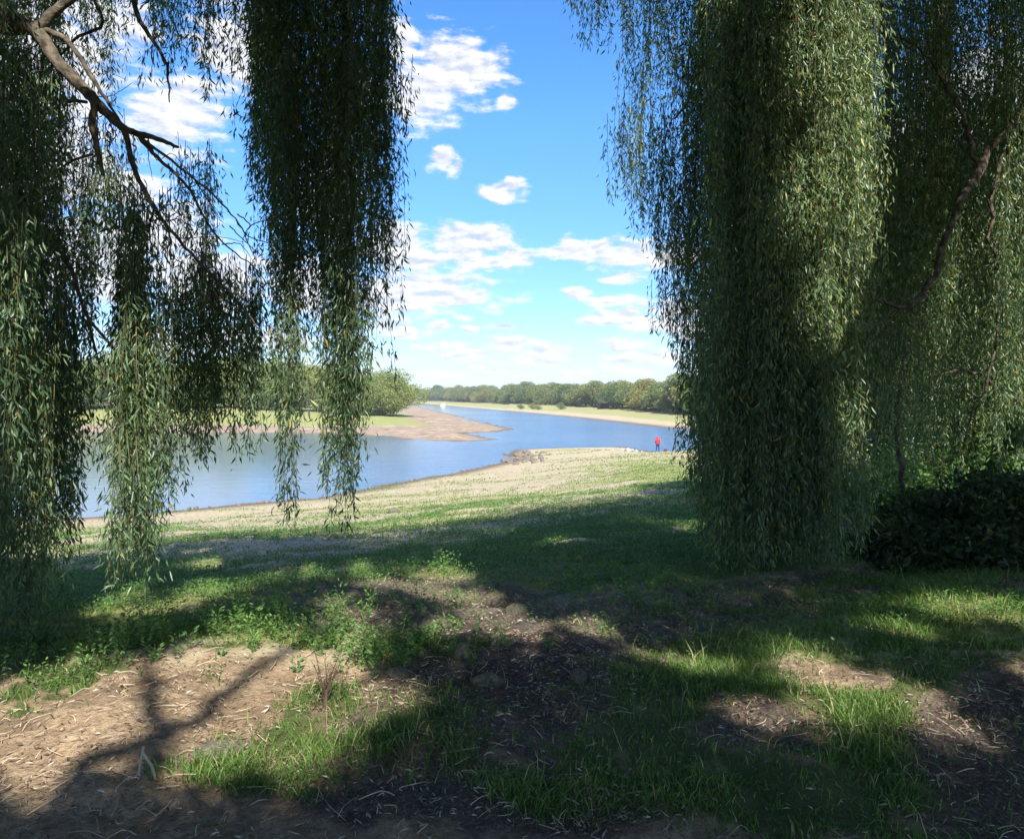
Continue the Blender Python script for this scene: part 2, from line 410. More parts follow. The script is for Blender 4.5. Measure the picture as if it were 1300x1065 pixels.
# ------------------------------------------------------------------ willow foliage
def hang_strands(top, bot, mb_leaf, mb_stem, Lf=.075, gap=.022, spread=.05, wid=.15, sway=.12, yellow=.0, tonebase=.45, tone_off=0.):
    """top, bot (n,3): each strand hangs from top to bot; leaves along it point down and out"""
    for t, b in zip(top, bot):
        d = b-t; L = np.linalg.norm(d)
        if L < .15: continue
        k = max(3, int(L/gap)); u = np.sort(rng.random(k))
        ph = rng.random(4)*6.28; am = sway*min(1, L/3)
        def curve(u):
            w = u*(1-.4*u)
            return t+np.outer(u, d)+np.stack([am*np.sin(u*4+ph[0])*w+.35*am*np.sin(u*13+ph[1])*w, am*np.sin(u*4.6+ph[2])*w+.35*am*np.sin(u*11+ph[3])*w, 0*u], 1)
        P = curve(u)
        # side twigs: groups of leaves stand off the main strand
        tw = rng.integers(0, max(2, int(L/.18)), k); hx = np.sin(tw*12.9898+ph[0]*9)*43758.5; hx -= np.floor(hx)
        hy = np.sin(tw*78.233+ph[1]*5)*12543.1; hy -= np.floor(hy)
        r = spread*(.1+2.2*rng.random(k))*(hy*1.5+.1)
        r *= (1.15-.75*u)
        az = hx*6.28+rng.normal(0, .35, k)
        P[:, 0] += np.cos(az)*r; P[:, 1] += np.sin(az)*r; P[:, 2] -= r*.8
        az2 = az+rng.normal(0, 1.1, k); tilt = np.abs(rng.normal(.5, .33, k))
        D = np.stack([np.cos(az2)*np.sin(tilt), np.sin(az2)*np.sin(tilt), -np.cos(tilt)], 1)
        tone = np.clip(tonebase+tone_off+rng.normal(0, .2, k)+rng.normal(0, .08), 0, .94)
        tone = np.where(rng.random(k) < .02+yellow, 1.0, tone)
        ll = Lf*(.55+.75*rng.random(k))
        V, Fc, a = leaves(P, D, ll, ll*wid*(.8+.5*rng.random(k)), tone)
        mb_leaf.add(V, Fc, a)
        ks = max(3, int(L/.35)); S = curve(np.linspace(0, 1, ks))
        V, Fs = tube(S, np.linspace(.0035, .0014, ks), 3)
        mb_stem.add(V, Fs, .5)
def cluster_strands(cl, mbl, mbs, frac=1.0, **kw):
    """cl: (x px, half width px, y top, y bottom, depth, depth spread, count) of one hanging bundle"""
    for (x, hw, yt, yb, D, dD, cnt) in cl:
        nb = max(1, round(cnt*frac/5))
        for b in range(nb):
            bx = x+rng.uniform(-hw, hw); Dp = D+rng.uniform(-dD, dD)
            ln = min(1, (yb-yt)/500); ybb = yb-ln*(110*abs(bx-x)/max(hw, 1)*rng.random()+210*rng.random()**2.4); bt_ = rng.normal(0, .15); st_ = .55*rng.random() if (x > 700 and rng.random() < .45) else 0.; jx = 16 if x > 700 else 8
            for k in range(5):
                xx = bx+rng.normal(0, jx)*7/Dp; dep = Dp+rng.normal(0, .12)
                y2 = ybb-ln*150*rng.random()**1.5
                y1 = yt+rng.uniform(-25, 25)+st_*(ybb-yt)
                if y2 < y1+15: continue
                t = W(xx+rng.normal(0, 4), y1, dep); bt = W(xx, y2, dep)
                t = np.asarray(t).ravel(); bt = np.asarray(bt).ravel()
                g = float(height(np.array([bt[0]]), np.array([bt[1]]))[0])
                if bt[2] < g+.06: bt[2] = g+.05+.75*rng.random()**1.6
                bt[:2] += rng.normal(0, .03, 2)
                kw['tone_off'] = bt_; hang_strands([t], [bt], mbl, mbs, **kw)

left_cl = [
 # outer right-hand curtain
 (470, 24, -160, 440, 7.2, .5, 60), (440, 30, -160, 520, 7.0, .6, 60), (437, 20, 60, 690, 6.7, .25, 50), (369, 12, 60, 690, 6.8, .2, 36), (440, 14, 350, 680, 6.6, .15, 20), (370, 8, 400, 700, 6.7, .1, 14),
 (400, 34, -160, 440, 7.4, .7, 60), (388, 22, -160, 450, 7.7, .5, 60), (345, 22, -160, 400, 7.9, .4, 40), (350, 20, -160, 450, 7.6, .6, 44), (498, 14, -160, 250, 7.3, .3, 16), (507, 9, 70, 225, 7.1, .2, 10), (482, 10, -60, 400, 7.1, .3, 16), (470, 7, 300, 520, 7.0, .2, 6),
 # top band
 (260, 80, -180, 130, 7.8, .9, 90), (320, 40, -180, 260, 7.6, .7, 60), (180, 50, -180, 160, 8.2, .8, 45), (60, 80, -180, 170, 8.4, .9, 55), (115, 40, -180, 90, 7.8, .6, 25),
 # middle
 (300, 30, 340, 600, 7.4, .6, 60), (255, 34, 330, 610, 7.2, .6, 56), (215, 24, 350, 640, 7.0, .5, 36), (180, 28, 250, 735, 6.3, .3, 58), (155, 16, 330, 690, 6.6, .3, 26),
 (175, 10, 560, 790, 6.2, .2, 7), (320, 10, 380, 500, 7.5, .4, 18), (135, 26, 160, 480, 7.8, .6, 36), (270, 40, 200, 420, 8.0, .6, 18), (235, 22, 180, 330, 8.0, .5, 8), (140, 20, 200, 330, 7.0, .3, 20),
 # left mass
 (20, 60, -160, 560, 7.6, 1.0, 80), (60, 40, 60, 700, 7.0, .7, 66), (15, 34, 120, 800, 6.2, .6, 70), (-30, 40, -100, 830, 6.6, .8, 70), (70, 22, 380, 770, 6.4, .3, 34), (95, 12, 400, 690, 6.8, .3, 16), (50, 14, 600, 850, 5.9, .2, 10), (105, 12, 250, 620, 7.2, .4, 16), (-120, 60, -100, 760, 7.2, .8, 50), (18, 26, 260, 1010, 5.1, .25, 44), (-40, 30, 200, 1010, 5.2, .3, 40), (62, 8, 420, 900, 5.3, .1, 10), (151, 3, 560, 815, 5.6, .05, 5), (176, 24, 420, 790, 6.2, .25, 26)]
right_cl = [
 # detached fringe on the sky side
 (760, 16, -140, 88, 8.8, .3, 22), (745, 8, -60, 72, 8.7, .2, 8), (790, 10, -140, 25, 9.2, .3, 6),
 (822, 18, -120, 170, 9.2, .4, 26), (806, 16, 90, 262, 9.3, .3, 22), (800, 10, 150, 300, 9.4, .2, 8), (835, 20, 150, 330, 9.4, .4, 40), (855, 16, -140, 130, 9.2, .4, 28),
 (848, 7, 340, 480, 9.3, .2, 10), (866, 14, 180, 430, 9.2, .3, 34), (878, 10, 330, 600, 9.0, .3, 26), (848, 14, 270, 360, 9.6, .2, 10), (884, 10, -100, 330, 9.0, .3, 24),
 (905, 16, 500, 745, 8.6, .2, 22), (895, 18, 40, 600, 8.8, .3, 44), (893, 6, 560, 735, 8.5, .1, 8),
 # main front curtain
 (930, 34, -150, 740, 8.6, .4, 120), (960, 40, -150, 860, 7.7, .4, 150), (1010, 45, -150, 870, 7.4, .3, 170), (1045, 36, -150, 840, 7.6, .3, 110), (985, 70, 350, 860, 7.2, .2, 80), (915, 14, 420, 850, 7.6, .2, 24), (1075, 30, -150, 460, 7.8, .3, 70), (1040, 40, -150, 330, 7.7, .3, 60),
 (1000, 60, -150, 400, 8.0, .4, 90),
 # behind and to the right
 (1000, 110, -160, 560, 10.2, .6, 120), (1120, 60, -160, 640, 9.6, .8, 150), (1180, 70, -160, 560, 10.4, 1.0, 150), (1260, 80, -160, 560, 10.2, 1.2, 170), (1330, 60, -160, 560, 9.6, 1.0, 80),
 (1160, 60, 250, 640, 10.6, .6, 90), (1220, 60, 330, 660, 11.2, .8, 90), (1290, 40, 300, 660, 10.4, .8, 60)]
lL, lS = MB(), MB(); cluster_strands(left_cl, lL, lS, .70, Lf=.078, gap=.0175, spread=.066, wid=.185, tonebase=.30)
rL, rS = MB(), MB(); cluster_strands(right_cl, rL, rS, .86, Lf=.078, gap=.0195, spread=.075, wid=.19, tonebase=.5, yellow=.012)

# upper crowns (unseen, overhead): tufts set along sun rays for shade, gaps cut for sunbeams
def gpt(px, py):
    x, y = ground_hit(np.array([float(px)]), np.array([float(py)]))
    return np.array([x[0], y[0], float(height(x, y)[0])])
LIT = []   # (3D point, radius)
def lit(px, py, r):
    r = r*1.08 if (px < 430 and py > 825) else r*.62
    LIT.append((gpt(px, py), r))
for a in [(30, 915, .42), (70, 880, .34), (120, 900, .34), (150, 870, .2), (10, 960, .3), (60, 940, .2), (290, 870, .22), (330, 845, .3), (270, 835, .2), (330, 890, .28), (375, 905, .22), (280, 950, .16), (240, 850, .15), (410, 845, .18),
          (395, 955, .1), (500, 880, .2), (455, 890, .15), (265, 955, .13), (320, 830, .3), (300, 800, .22),
          (440, 780, .26), (420, 765, .2), (560, 730, .4), (540, 745, .3), (610, 775, .35), (640, 795, .34), (560, 795, .18), (450, 805, .2), (740, 795, .25), (590, 760, .3), (480, 740, .25),
          (860, 840, .2), (1000, 825, .2), (820, 830, .15), (1120, 880, .32), (1150, 895, .2), (1090, 860, .12), (1180, 770, .3), (1260, 768, .3), (1220, 765, .25), (1120, 800, .2), (1050, 850, .14), (1020, 870, .2),
          (1290, 850, .15), (990, 840, .15), (300, 745, .22), (700, 690, .3), (250, 700, .4), (950, 905, .12), (1040, 905, .12)]: lit(*a)
def litw(px, py, D, r):
    r = r*1.45; LIT.append((np.asarray(W(px, py, D)).ravel(), r))
for a in [(170, 600, 6.3, .35), (180, 680, 6.3, .4), (175, 540, 6.4, .25), (380, 480, 6.8, .3), (370, 540, 6.8, .25), (440, 480, 6.7, .25), (430, 560, 6.7, .25), (130, 110, 6.6, .3),
          (1085, 60, 7.9, .45), (1080, 140, 7.9, .45), (1070, 240, 7.9, .4), (1050, 330, 8, .25), (980, 300, 7.8, .12), (960, 520, 8.4, .18), (1010, 620, 8.3, .15), (920, 430, 8.6, .2), (1040, 40, 7.9, .25), (1000, 120, 7.6, .12), (960, 60, 8.0, .12), (925, 290, 8.7, .2), (1190, 520, 10.6, .45), (1230, 560, 10.6, .45), (1180, 590, 10.6, .3),
          (850, 200, 9.3, .4), (1150, 420, 10.4, .3), (1280, 600, 10.4, .4), (1240, 480, 10.6, .3), (1190, 420, 9.6, .2)]: litw(*a)
LP = np.array([a for a, r in LIT]); LR = np.array([r for a, r in LIT])
def clear_of_sunbeams(P, extra=.12):
    d = P[:, None, :]-LP[None]; s = d@SUNV
    perp = np.linalg.norm(d-s[..., None]*SUNV, axis=2)
    return ~((perp < LR+extra) & (s > 1.0)).any(1)
def above_frame(P, margin=.45):
    x, y, z = P[:, 0], P[:, 1], P[:, 2]-CAMZ
    py = topx(P)[1]; px = topx(P)[0]
    return (y < .4) | (z > .56*y+margin) | (px < -120) | (px > 1420)
ct = []
NT = 11500
# targets that stand in the shade: ground under the trees, and the curtains themselves
ty0 = rng.random(NT)**1.15; tx = rng.uniform(-1, 1, NT)*(ty0*24*.8+4.5)
edge = np.interp(tx, [-14, -6, -2, 3, 7, 16], [14.5, 16.5, 20, 25, 29, 30])
ty = 1.0+(edge-1.0)*ty0
tz = height(tx, ty)
hh = 4.3+ty/25*4+rng.random(NT)*5
Pg = np.stack([tx, ty, tz], 1)+SUNV*(hh/sin(EL))[:, None]
NC = 1300
cxp = rng.uniform(-100, 1400, NC); cxp = np.where((cxp > 500) & (cxp < 790), cxp+400, cxp)
cD = rng.uniform(6.2, 11, NC); cy = rng.uniform(-250, 700, NC)
Pc = W(cxp, cy, cD)+SUNV*rng.uniform(4, 11, NC)[:, None]
NO = 450
Po = np.stack([rng.uniform(-11, 12, NO), rng.uniform(-9, 6, NO), CAMZ+rng.uniform(4.5, 10.5, NO)], 1)  # extra unseen tufts overhead, added to dim skylight on the near ground
PP = np.concatenate([Pg, Pc, Po])
keep = clear_of_sunbeams(PP) & above_frame(PP, .9) & (PP[:, 2] < CAMZ+15.5) & (PP[:, 2] > CAMZ+1.5) & ~((np.abs(PP[:, 0]) < 1.5) & (np.abs(PP[:, 1]) < 2.5) & (PP[:, 2] < CAMZ+3))
PP = PP[keep]
def tufts(PP, leaf=.24, per=34):
    n_ = len(PP); c = np.repeat(PP, per, 0); k = len(c)
    off = rng.normal(0, 1, (k, 3))*np.array([.26, .26, .40]); P = c+off
    ok = above_frame(P, .25) & clear_of_sunbeams(P, .07); P = P[ok]; k = len(P)
    D = rng.normal(0, .55, (k, 3)); D[:, 2] = -1
    return leaves(P, D, leaf*(.6+.8*rng.random(k)), .048*(.7+.6*rng.random(k)), np.clip(rng.normal(.5, .2, k), 0, 1))
isleft = PP[:, 0] < -0.5+1.2*np.sin(PP[:, 1])
V, Fc, a = tufts(PP[isleft]); lL.add(V, Fc, a)
V, Fc, a = tufts(PP[~isleft]); rL.add(V, Fc, a)

# ---- willow trees: roots, trunks, limbs
def limb(pts, r0, r1, name, parent, n=26, jit=.02, seg=9):
    P = spline(pts, n, jit); V, Fs = tube(P, np.linspace(r0, r1, n)*(1+.05*rng.normal(size=n)), seg, .12)
    mb = MB(); mb.add(V, Fs, .5)
    o = mb.build(name, M['bark'], parent, True); return P
def px3(*l): return [np.asarray(W(a, b, c)).ravel() for a, b, c in l]
def make_willow(label, trunk_xy, rT):
    x, y = trunk_xy; z = float(height(np.array([x]), np.array([y]))[0])
    root = empty('willow_tree', (0, 0, 0)); tag(root, label, 'tree')
    pts = [(x, y, z-.2), (x+.1, y, z+1.2), (x-.05, y+.15, z+3.0), (x+.1, y-.1, z+5.4), (x, y-.6, z+8), (x+.2, y-1.2, z+11)]
    P = spline(pts, 30, .02); rad = np.linspace(rT, rT*.35, 30); rad[:4] *= np.array([1.6, 1.35, 1.18, 1.08])
    V, Fs = tube(P, rad, 16, .10); mb = MB(); mb.add(V, Fs, .5); mb.build('trunk', M['bark'], root, True)
    return root, P
wl, Pl = make_willow('dark weeping willow with thick bare limbs hanging over the left of the shore', (-8.2, 4.6), .42)
wr, Pr = make_willow('broad weeping willow whose green curtain reaches the ground on the right', (10.6, 9.5), .5)
# visible left limbs
limb([Pl[14]]+px3((-60, 10, 6.5), (0, 22, 6.3), (45, 40, 6.2), (72, 78, 6.15), (108, 114, 6.1), (138, 146, 6.1), (163, 166, 6.1), (195, 175, 6.1), (226, 187, 6.1)), .085, .013, 'branch', wl, 60, .003)
limb(px3((-40, 30, 6.3), (40, 36, 6.2), (70, 14, 6.2), (100, -8, 6.2), (150, -50, 6.2)), .06, .02, 'branch', wl, 20, .003)
limb(px3((45, 34, 6.2), (85, 52, 6.2), (118, 100, 6.15), (150, 150, 6.1)), .03, .010, 'branch', wl, 20, .003)
limb(px3((158, 162, 6.1), (170, 215, 6.2), (195, 262, 6.2), (215, 290, 6.2), (250, 330, 6.3), (300, 380, 6.4), (330, 420, 6.4)), .024, .005, 'branch', wl, 34, .004)
limb(px3((170, 168, 6.1), (205, 205, 6.2), (240, 240, 6.2), (275, 300, 6.3), (330, 345, 6.4)), .018, .004, 'branch', wl, 30, .004)
limb(px3((180, 176, 6.1), (250, 230, 6.2), (300, 280, 6.3), (325, 330, 6.4)), .012, .003, 'branch', wl, 24, .004)
limb(px3((195, 265, 6.2), (190, 300, 6.2), (200, 330, 6.2)), .010, .004, 'branch', wl, 10, .003)
limb(px3((120, 124, 6.1), (118, 160, 6.0), (126, 200, 6.0), (131, 222, 6.0)), .032, .014, 'branch', wl, 14, .003)
limb(px3((118, 196, 6.0), (90, 205, 6.0), (60, 225, 6.0), (32, 255, 6.0)), .011, .004, 'branch', wl, 14, .003)
limb(px3((-80, -20, 7.6), (0, 60, 7.6), (60, 120, 7.6), (110, 130, 7.5)), .045, .015, 'branch', wl, 20, .004)
limb(px3((-80, 150, 6.4), (0, 210, 6.3), (50, 290, 6.3), (90, 340, 6.2), (110, 400, 6.2), (150, 450, 6.2), (200, 520, 6.2)), .03, .006, 'branch', wl, 34, .004)
limb(px3((110, -20, 7.4), (130, 30, 7.3), (95, 50, 7.2), (60, 90, 7.1)), .02, .008, 'branch', wl, 14, .004)
limb([Pl[20]]+px3((120, -180, 7.5), (300, -160, 7.4), (400, -60, 7.3), (440, 30, 7.3), (420, 120, 7.2)), .12, .012, 'branch', wl, 32, .01)
limb(px3((360, -110, 7.4), (390, 20, 7.4), (400, 80, 7.3), (430, 130, 7.2)), .035, .006, 'branch', wl, 20, .006)
limb(px3((155, -60, 7.0), (175, 20, 6.9), (210, 80, 6.8), (215, 130, 6.8)), .03, .005, 'branch', wl, 20, .006)
limb(px3((110, 400, 6.2), (130, 470, 6.2), (160, 500, 6.2), (210, 540, 6.2)), .010, .004, 'branch', wl, 18, .004)
for q in range(30):
    x0, y0 = rng.choice([[175, 190], [200, 262], [240, 240], [215, 290], [270, 300], [250, 330], [60, 60], [110, 110], [150, 155], [90, 340], [60, 300], [300, 280]]); x0 += rng.normal(0, 8); y0 += rng.normal(0, 8)
    an = rng.uniform(-.5, 1.4); ln = rng.uniform(30, 95); d0 = 6.2
    pts = [(x0, y0, d0)]+[(x0+ln*t*cos(an)+rng.normal(0, 5), y0+ln*t*sin(an)+rng.normal(0, 5)+14*t*t, d0+.25*t*rng.normal()) for t in (.3, .6, 1)]
    V, Fs = tube(spline(px3(*pts), 14, .003), np.linspace(.006, .0018, 14), 5); fine = MB(); fine.add(V, Fs, .5); fine.build('twig', M['bark'], wl, True)
# unseen limbs placed up-sun of the foreground soil so their shadows cross it
def shade_limb(pix, hgt, r0, r1, root, start=None):
    P = [gpt(*p)+SUNV*h/sin(EL) for p, h in zip(pix, hgt)]
    if start is not None: P = [start]+P
    limb(P, r0, r1, 'branch', root, 30, .02)
shade_limb([(-60, 975), (120, 965), (240, 925), (310, 870), (380, 820), (440, 790)], [8, 8, 8, 8.2, 8.6, 9], .075, .03, wl, Pl[19])
shade_limb([(205, 975), (196, 900), (190, 850), (188, 810)], [8.2, 8.5, 8.9, 9.4], .06, .03, wl)
# right limbs
limb([Pr[8]]+px3((1400, 110, 9.4), (1305, 135, 9.0), (1245, 215, 8.8), (1205, 290, 8.7), (1185, 345, 8.7), (1160, 385, 8.6), (1130, 387, 8.6), (1096, 378, 8.6)), .062, .016, 'branch', wr, 36, .02)
limb([Pr[6]]+px3((1380, 250, 10.4), (1300, 290, 10.2), (1240, 320, 10.0), (1190, 330, 9.8), (1150, 300, 9.7)), .07, .012, 'branch', wr, 22)
limb(px3((1245, 215, 8.8), (1225, 150, 8.8), (1190, 90, 8.8), (1140, 40, 8.8)), .035, .012, 'branch', wr, 20)
limb(px3((1160, 385, 8.6), (1130, 400, 8.6), (1105, 425, 8.6), (1095, 470, 8.6)), .02, .008, 'branch', wr, 16)
limb(px3((1290, 145, 9.0), (1258, 260, 9.0), (1268, 420, 9.1), (1225, 560, 9.2)), .03, .012, 'branch', wr, 20)
limb(px3((1380, 560, 10.4), (1280, 500, 10.3), (1230, 470, 10.2), (1190, 480, 10.2), (1165, 520, 10.2)), .04, .01, 'branch', wr, 20)
limb(px3((1100, -100, 9.8), (1130, 100, 9.8), (1115, 200, 9.8), (1080, 300, 9.7)), .05, .012, 'branch', wr, 20)
limb(px3((1150, 640, 9.8), (1140, 560, 9.8), (1150, 450, 9.9), (1190, 350, 10)), .035, .02, 'branch', wr, 20)
limb([Pr[14]]+px3((1300, -260, 9.6), (1000, -220, 9.2), (880, -170, 9.1), (830, -120, 9.1), (800, -60, 9.2)), .16, .02, 'branch', wr, 32)
limb(px3((880, -170, 9.1), (890, 30, 9.0), (880, 110, 9.1), (850, 160, 9.3)), .05, .008, 'branch', wr, 20)
for q in [((930, -200, 9.1), (950, 150, 9.4), (920, 300, 9.4), (850, 340, 9.3))]:
    limb(px3(*q), .04, .006, 'branch', wr, 20)
# overhead limbs
for k in range(7):
    root, PT = (wl, Pl) if k % 2 == 0 else (wr, Pr)
    q = PP[rng.integers(0, len(PP))]; q2 = PP[rng.integers(0, len(PP))]
    if (q[0] < 0) != (root is wl): q = q*np.array([-1, 1, 1])
    if q[2] < CAMZ+6: q[2] = CAMZ+7
    a0 = PT[18+k % 6]; mid = (a0+q)/2+np.array([0, 0, 1.2])
    if q[1] > 0: q[2] = max(q[2], CAMZ+.7*q[1]+2); mid[2] = max(mid[2], CAMZ+.7*mid[1]+2)
    limb([a0, mid, q], .15, .03, 'branch', root, 20)
lc = lL.build('crown', M['willow'], wl); ls = lS.build('hanging_twigs', M['twig'], wl)
rc = rL.build('crown', M['willow'], wr); rs = rS.build('hanging_twigs', M['twig'], wr)
print('leaf tris', lL.n//4*2, rL.n//4*2)

# ------------------------------------------------------------------ shrubs, bushes and far trees
def crown_pts(blobs, k, hollow=.55):
    vol = np.array([b[3]*b[4]*b[5] for b in blobs])**.67; vol /= vol.sum()
    idx = rng.choice(len(blobs), k, p=vol); B = np.array(blobs)[idx]
    d = rng.normal(size=(k, 3)); d /= np.linalg.norm(d, axis=1)[:, None]
    r = (hollow+(1-hollow)*rng.random(k)**.6)
    lump = 1+.22*np.sin(d[:, 0]*7+idx)*np.sin(d[:, 1]*6+idx*2)*np.sin(d[:, 2]*7)
    return B[:, :3]+d*B[:, 3:]*(r*lump)[:, None], d
def leafy(blobs, k, size, asp=.5, hollow=.55, lump=.35, droop=.3, zmin=None):
    P, d = crown_pts(blobs, k, hollow)
    # clumps
    q = (np.sin(P[:, 0]/lump*1.7+P[:, 2])*np.sin(P[:, 1]/lump*1.9+2)*np.sin(P[:, 2]/lump*1.6+1))
    keep = (q > -.35) | (rng.random(k) < .35)
    if zmin is not None: keep &= P[:, 2] > zmin
    P = P[keep]; d = d[keep]; q = q[keep]; k = len(P)
    D = d*.6+rng.normal(0, .8, (k, 3)); D[:, 2] -= droop
    L = size*(.6+.8*rng.random(k))
    return leaves(P, D, L, L*asp, np.clip(.5+.25*q+rng.normal(0, .2, k), 0, 1), .15)
def blob_set(w, h, base, nb, seed):
    r = np.random.default_rng(seed); out = []
    for i in range(nb):
        a = r.random()*6.28; rr = w*.55*math.sqrt(r.random()); t = r.random()
        zc = base+(h-base)*(.22+.62*t); sc = (1-.55*t)
        s = w*(.21+.14*r.random())
        out.append((rr*cos(a)*sc*1.25, rr*sin(a)*sc*1.25, zc, s, s, s*.8))
    out.append((0, 0, base+(h-base)*.5, w*.5, w*.5, (h-base)*.42))
    return out
def make_tree(name, w, h, base, mat, nleaf, size, seed, nb=12, trunk=True):
    root = empty(name)
    V, Fc, a = leafy(blob_set(w, h, base, nb, seed), nleaf, size, .6, .6, w*.10, .2, .05)
    mb = MB(); mb.add(V, Fc, a); mb.build('crown', mat, root)
    mb = MB()
    V, Fs = tube(spline([(0, 0, -.5), (.1, 0, h*.25), (0, .1, h*.5), (.1, 0, h*.8)], 10), np.linspace(w*.045, w*.012, 10), 7, .1); mb.add(V, Fs, .5)
    r = np.random.default_rng(seed)
    for i in range(6):
        z0 = h*(.12+.4*r.random()); an = r.random()*6.28
        V, Fs = tube(spline([(0, 0, z0), (w*.2*cos(an), w*.2*sin(an), z0+h*.15), (w*.42*cos(an), w*.42*sin(an), z0+h*.26)], 7), np.linspace(w*.02, w*.006, 7), 5, .1); mb.add(V, Fs, .5)
    mb.build('trunk', M['bark'], root, True)
    return root
def gz1(x, y): return float(height(np.array([float(x)]), np.array([float(y)]))[0])

# wood across the water
protos = [make_tree('deciduous_tree', 6.5+.8*(i % 3), 8.5+.9*((i*2) % 4), .3 if i < 4 else 1.2, M['wood_leaf'], 13000, .38, 50+i, 24) for i in range(7)]
kinds = ['full rounded', 'low spreading', 'tall domed', 'lumpy broad', 'upright', 'gappy open', 'narrow crested']
spots = []
def along_far():
    cand = []
    r = np.random.default_rng(5)
    xs = r.uniform(-330, 330, 60000); ys = r.uniform(100, 1150, 60000)
    sdv = sd_poly(xs, ys); rb = ~sd_left(xs, ys)
    for x, y, s_ in zip(xs, ys, sdv):
        if not rb[len(cand)*0] and False: pass
    px = CX+F*xs/ys
    edge = np.interp(px, [500, 620, 720, 800, 880, 1000], [30, 30, 32, 26, 20, 16])
    ok = rb & (sdv > edge) & (sdv < edge+95+ys*.12) & (px > 470) & (px < 1120)
    xs, ys, sdv, edge = xs[ok], ys[ok], sdv[ok], edge[ok]
    return xs, ys, sdv-edge
xs, ys, dep = along_far()
order = np.argsort(dep+np.random.default_rng(3).random(len(dep))*3)
acc = []
for i in order:
    x, y = xs[i], ys[i]; md = 3.7+y*.0055+dep[i]*.06
    if all((x-a[0])**2+(y-a[1])**2 > md*md for a in acc): acc.append((x, y, dep[i]))
    if len(acc) >= 290: break
cnt = 0
used = [False]*7
for i, (x, y, dp) in enumerate(acc):
    k = int(_h(np.float64(i), np.float64(3), 5)*7) % 7
    o = copy_tree(protos[k]) if used[k] else protos[k]; used[k] = True
    s_ = (.56+.44*random.random()**1.3)*(1+y*.00055)*(1+min(dp, 80)*.0022)
    o.location = (x, y, gz1(x, y)-.1); o.scale = (s_*1.05, s_*1.05, s_*(.85+.2*random.random())); o.rotation_euler = (0, 0, random.random()*6.28)
    row = 'on the front edge of the wood across the water' if dp < 14 else 'deeper in the wood across the water'
    tag(o, '%s leafy tree %s' % (kinds[k], row), 'tree', '%s trees %s' % (kinds[k], row))
for k in range(7):
    if not used[k]:
        for c in list(protos[k].children): bpy.data.objects.remove(c)
        bpy.data.objects.remove(protos[k])

# olive bushes on the left bank
bl = [(486, 196, 7.3, 9.4, 'large rounded olive-green bush at the right end of the left bank, beside the river'),
      (452, 188, 6.5, 8.2, 'olive-green bush just behind the hanging tips of the left willow curtain'),
      (405, 200, 7.5, 10.0, 'tall pale olive bush between the two long hanging willow bundles'),
      (352, 192, 7.5, 10.2, 'pale olive bush left of the middle hanging willow bundle'),
      (300, 205, 8.0, 11.0, 'yellow-green bush behind the ragged willow ends above the cove'),
      (235, 190, 7.5, 9.5, 'broad olive bush behind the dense middle of the left willow'),
      (165, 200, 8.0, 11.0, 'tall olive bush behind the willow left of the cove'),
      (110, 185, 7.0, 9.5, 'olive bush seen in the gap beside the far left willow mass'),
      (40, 190, 8.0, 10.5, 'olive bush hidden mostly behind the far left willow mass'),
      (-60, 190, 9.0, 11.5, 'leftmost olive bush on the far side of the cove')]
bp_ = [make_tree('willow_bush', 9, 9.5, -.2, M['olive'], 52000, .24, 90+i, 30) for i in range(3)]
ub = [False]*3
for i, (px_, Y, hw, hgt, lab) in enumerate(bl):
    k = i % 3; o = copy_tree(bp_[k]) if ub[k] else bp_[k]; ub[k] = True
    x = (px_-CX)/F*Y
    o.location = (x, Y, gz1(x, Y)-.3); o.scale = (hw/4.3, hw/4.3, hgt/7.6); o.rotation_euler = (0, 0, i*1.7)
    tag(o, lab, 'bush', 'olive bushes on the left bank')

# dark shrub and thicket at the right
def shrub(label, blobs, k, size, mat, asp=.5, lump=.3, group=None, name='shrub'):
    b0 = np.array(blobs); cx_, cy_ = b0[:, 0].mean(), b0[:, 1].mean()
    root = empty(name); tag(root, label, 'shrub', group)
    V, Fc, a = leafy(blobs, k, size, asp, .35, lump, .3)
    g = height(V[::4, 0], V[::4, 1]); ok = V[::4, 2] > g+.02
    V = V.reshape(-1, 4, 3)[ok].reshape(-1, 3); a = a.reshape(-1, 4)[ok].ravel(); i = np.arange(len(V)//4)*4
    Fc = np.concatenate([np.stack([i, i+1, i+2], 1), np.stack([i, i+2, i+3], 1)])
    mb = MB(); mb.add(V, Fc, a); mb.build('foliage', mat, root)
    mb = MB(); z0 = gz1(cx_, cy_)
    for q in b0:
        for t in range(3):
            e = q[:3]+rng.normal(0, .35, 3)*q[3:]
            V, Fs = tube(spline([(cx_+rng.normal(0, .15), cy_+rng.normal(0, .15), z0-.05), ((cx_+e[0])/2, (cy_+e[1])/2, (z0+e[2])/2+.15), e], 9, .02), np.linspace(.02, .005, 9), 5); mb.add(V, Fs, .5)
    mb.build('stems', M['bark'], root, True)
    return root
def blobs_px(L): # (px, py, Y, radius m, zscale)
    out = []
    for (a, b, c, r, zs) in L:
        p_ = np.asarray(W(a, b, c)).ravel(); out.append((p_[0], p_[1], p_[2], r, r, r*zs))
    return out
shrub('low dark shrub at the foot of the right willow, nearly black in the shade', blobs_px([(1160, 705, 7.9, .5, .8), (1220, 690, 8.0, .62, .85), (1110, 712, 8.2, .38, .8), (1280, 670, 8.2, .72, .9), (1180, 660, 8.4, .5, .7), (1340, 680, 8.2, .78, .9), (1240, 725, 7.6, .42, .7), (1310, 730, 7.6, .45, .7), (1140, 735, 7.5, .26, .7)]), 34000, .075, M['shrub'])
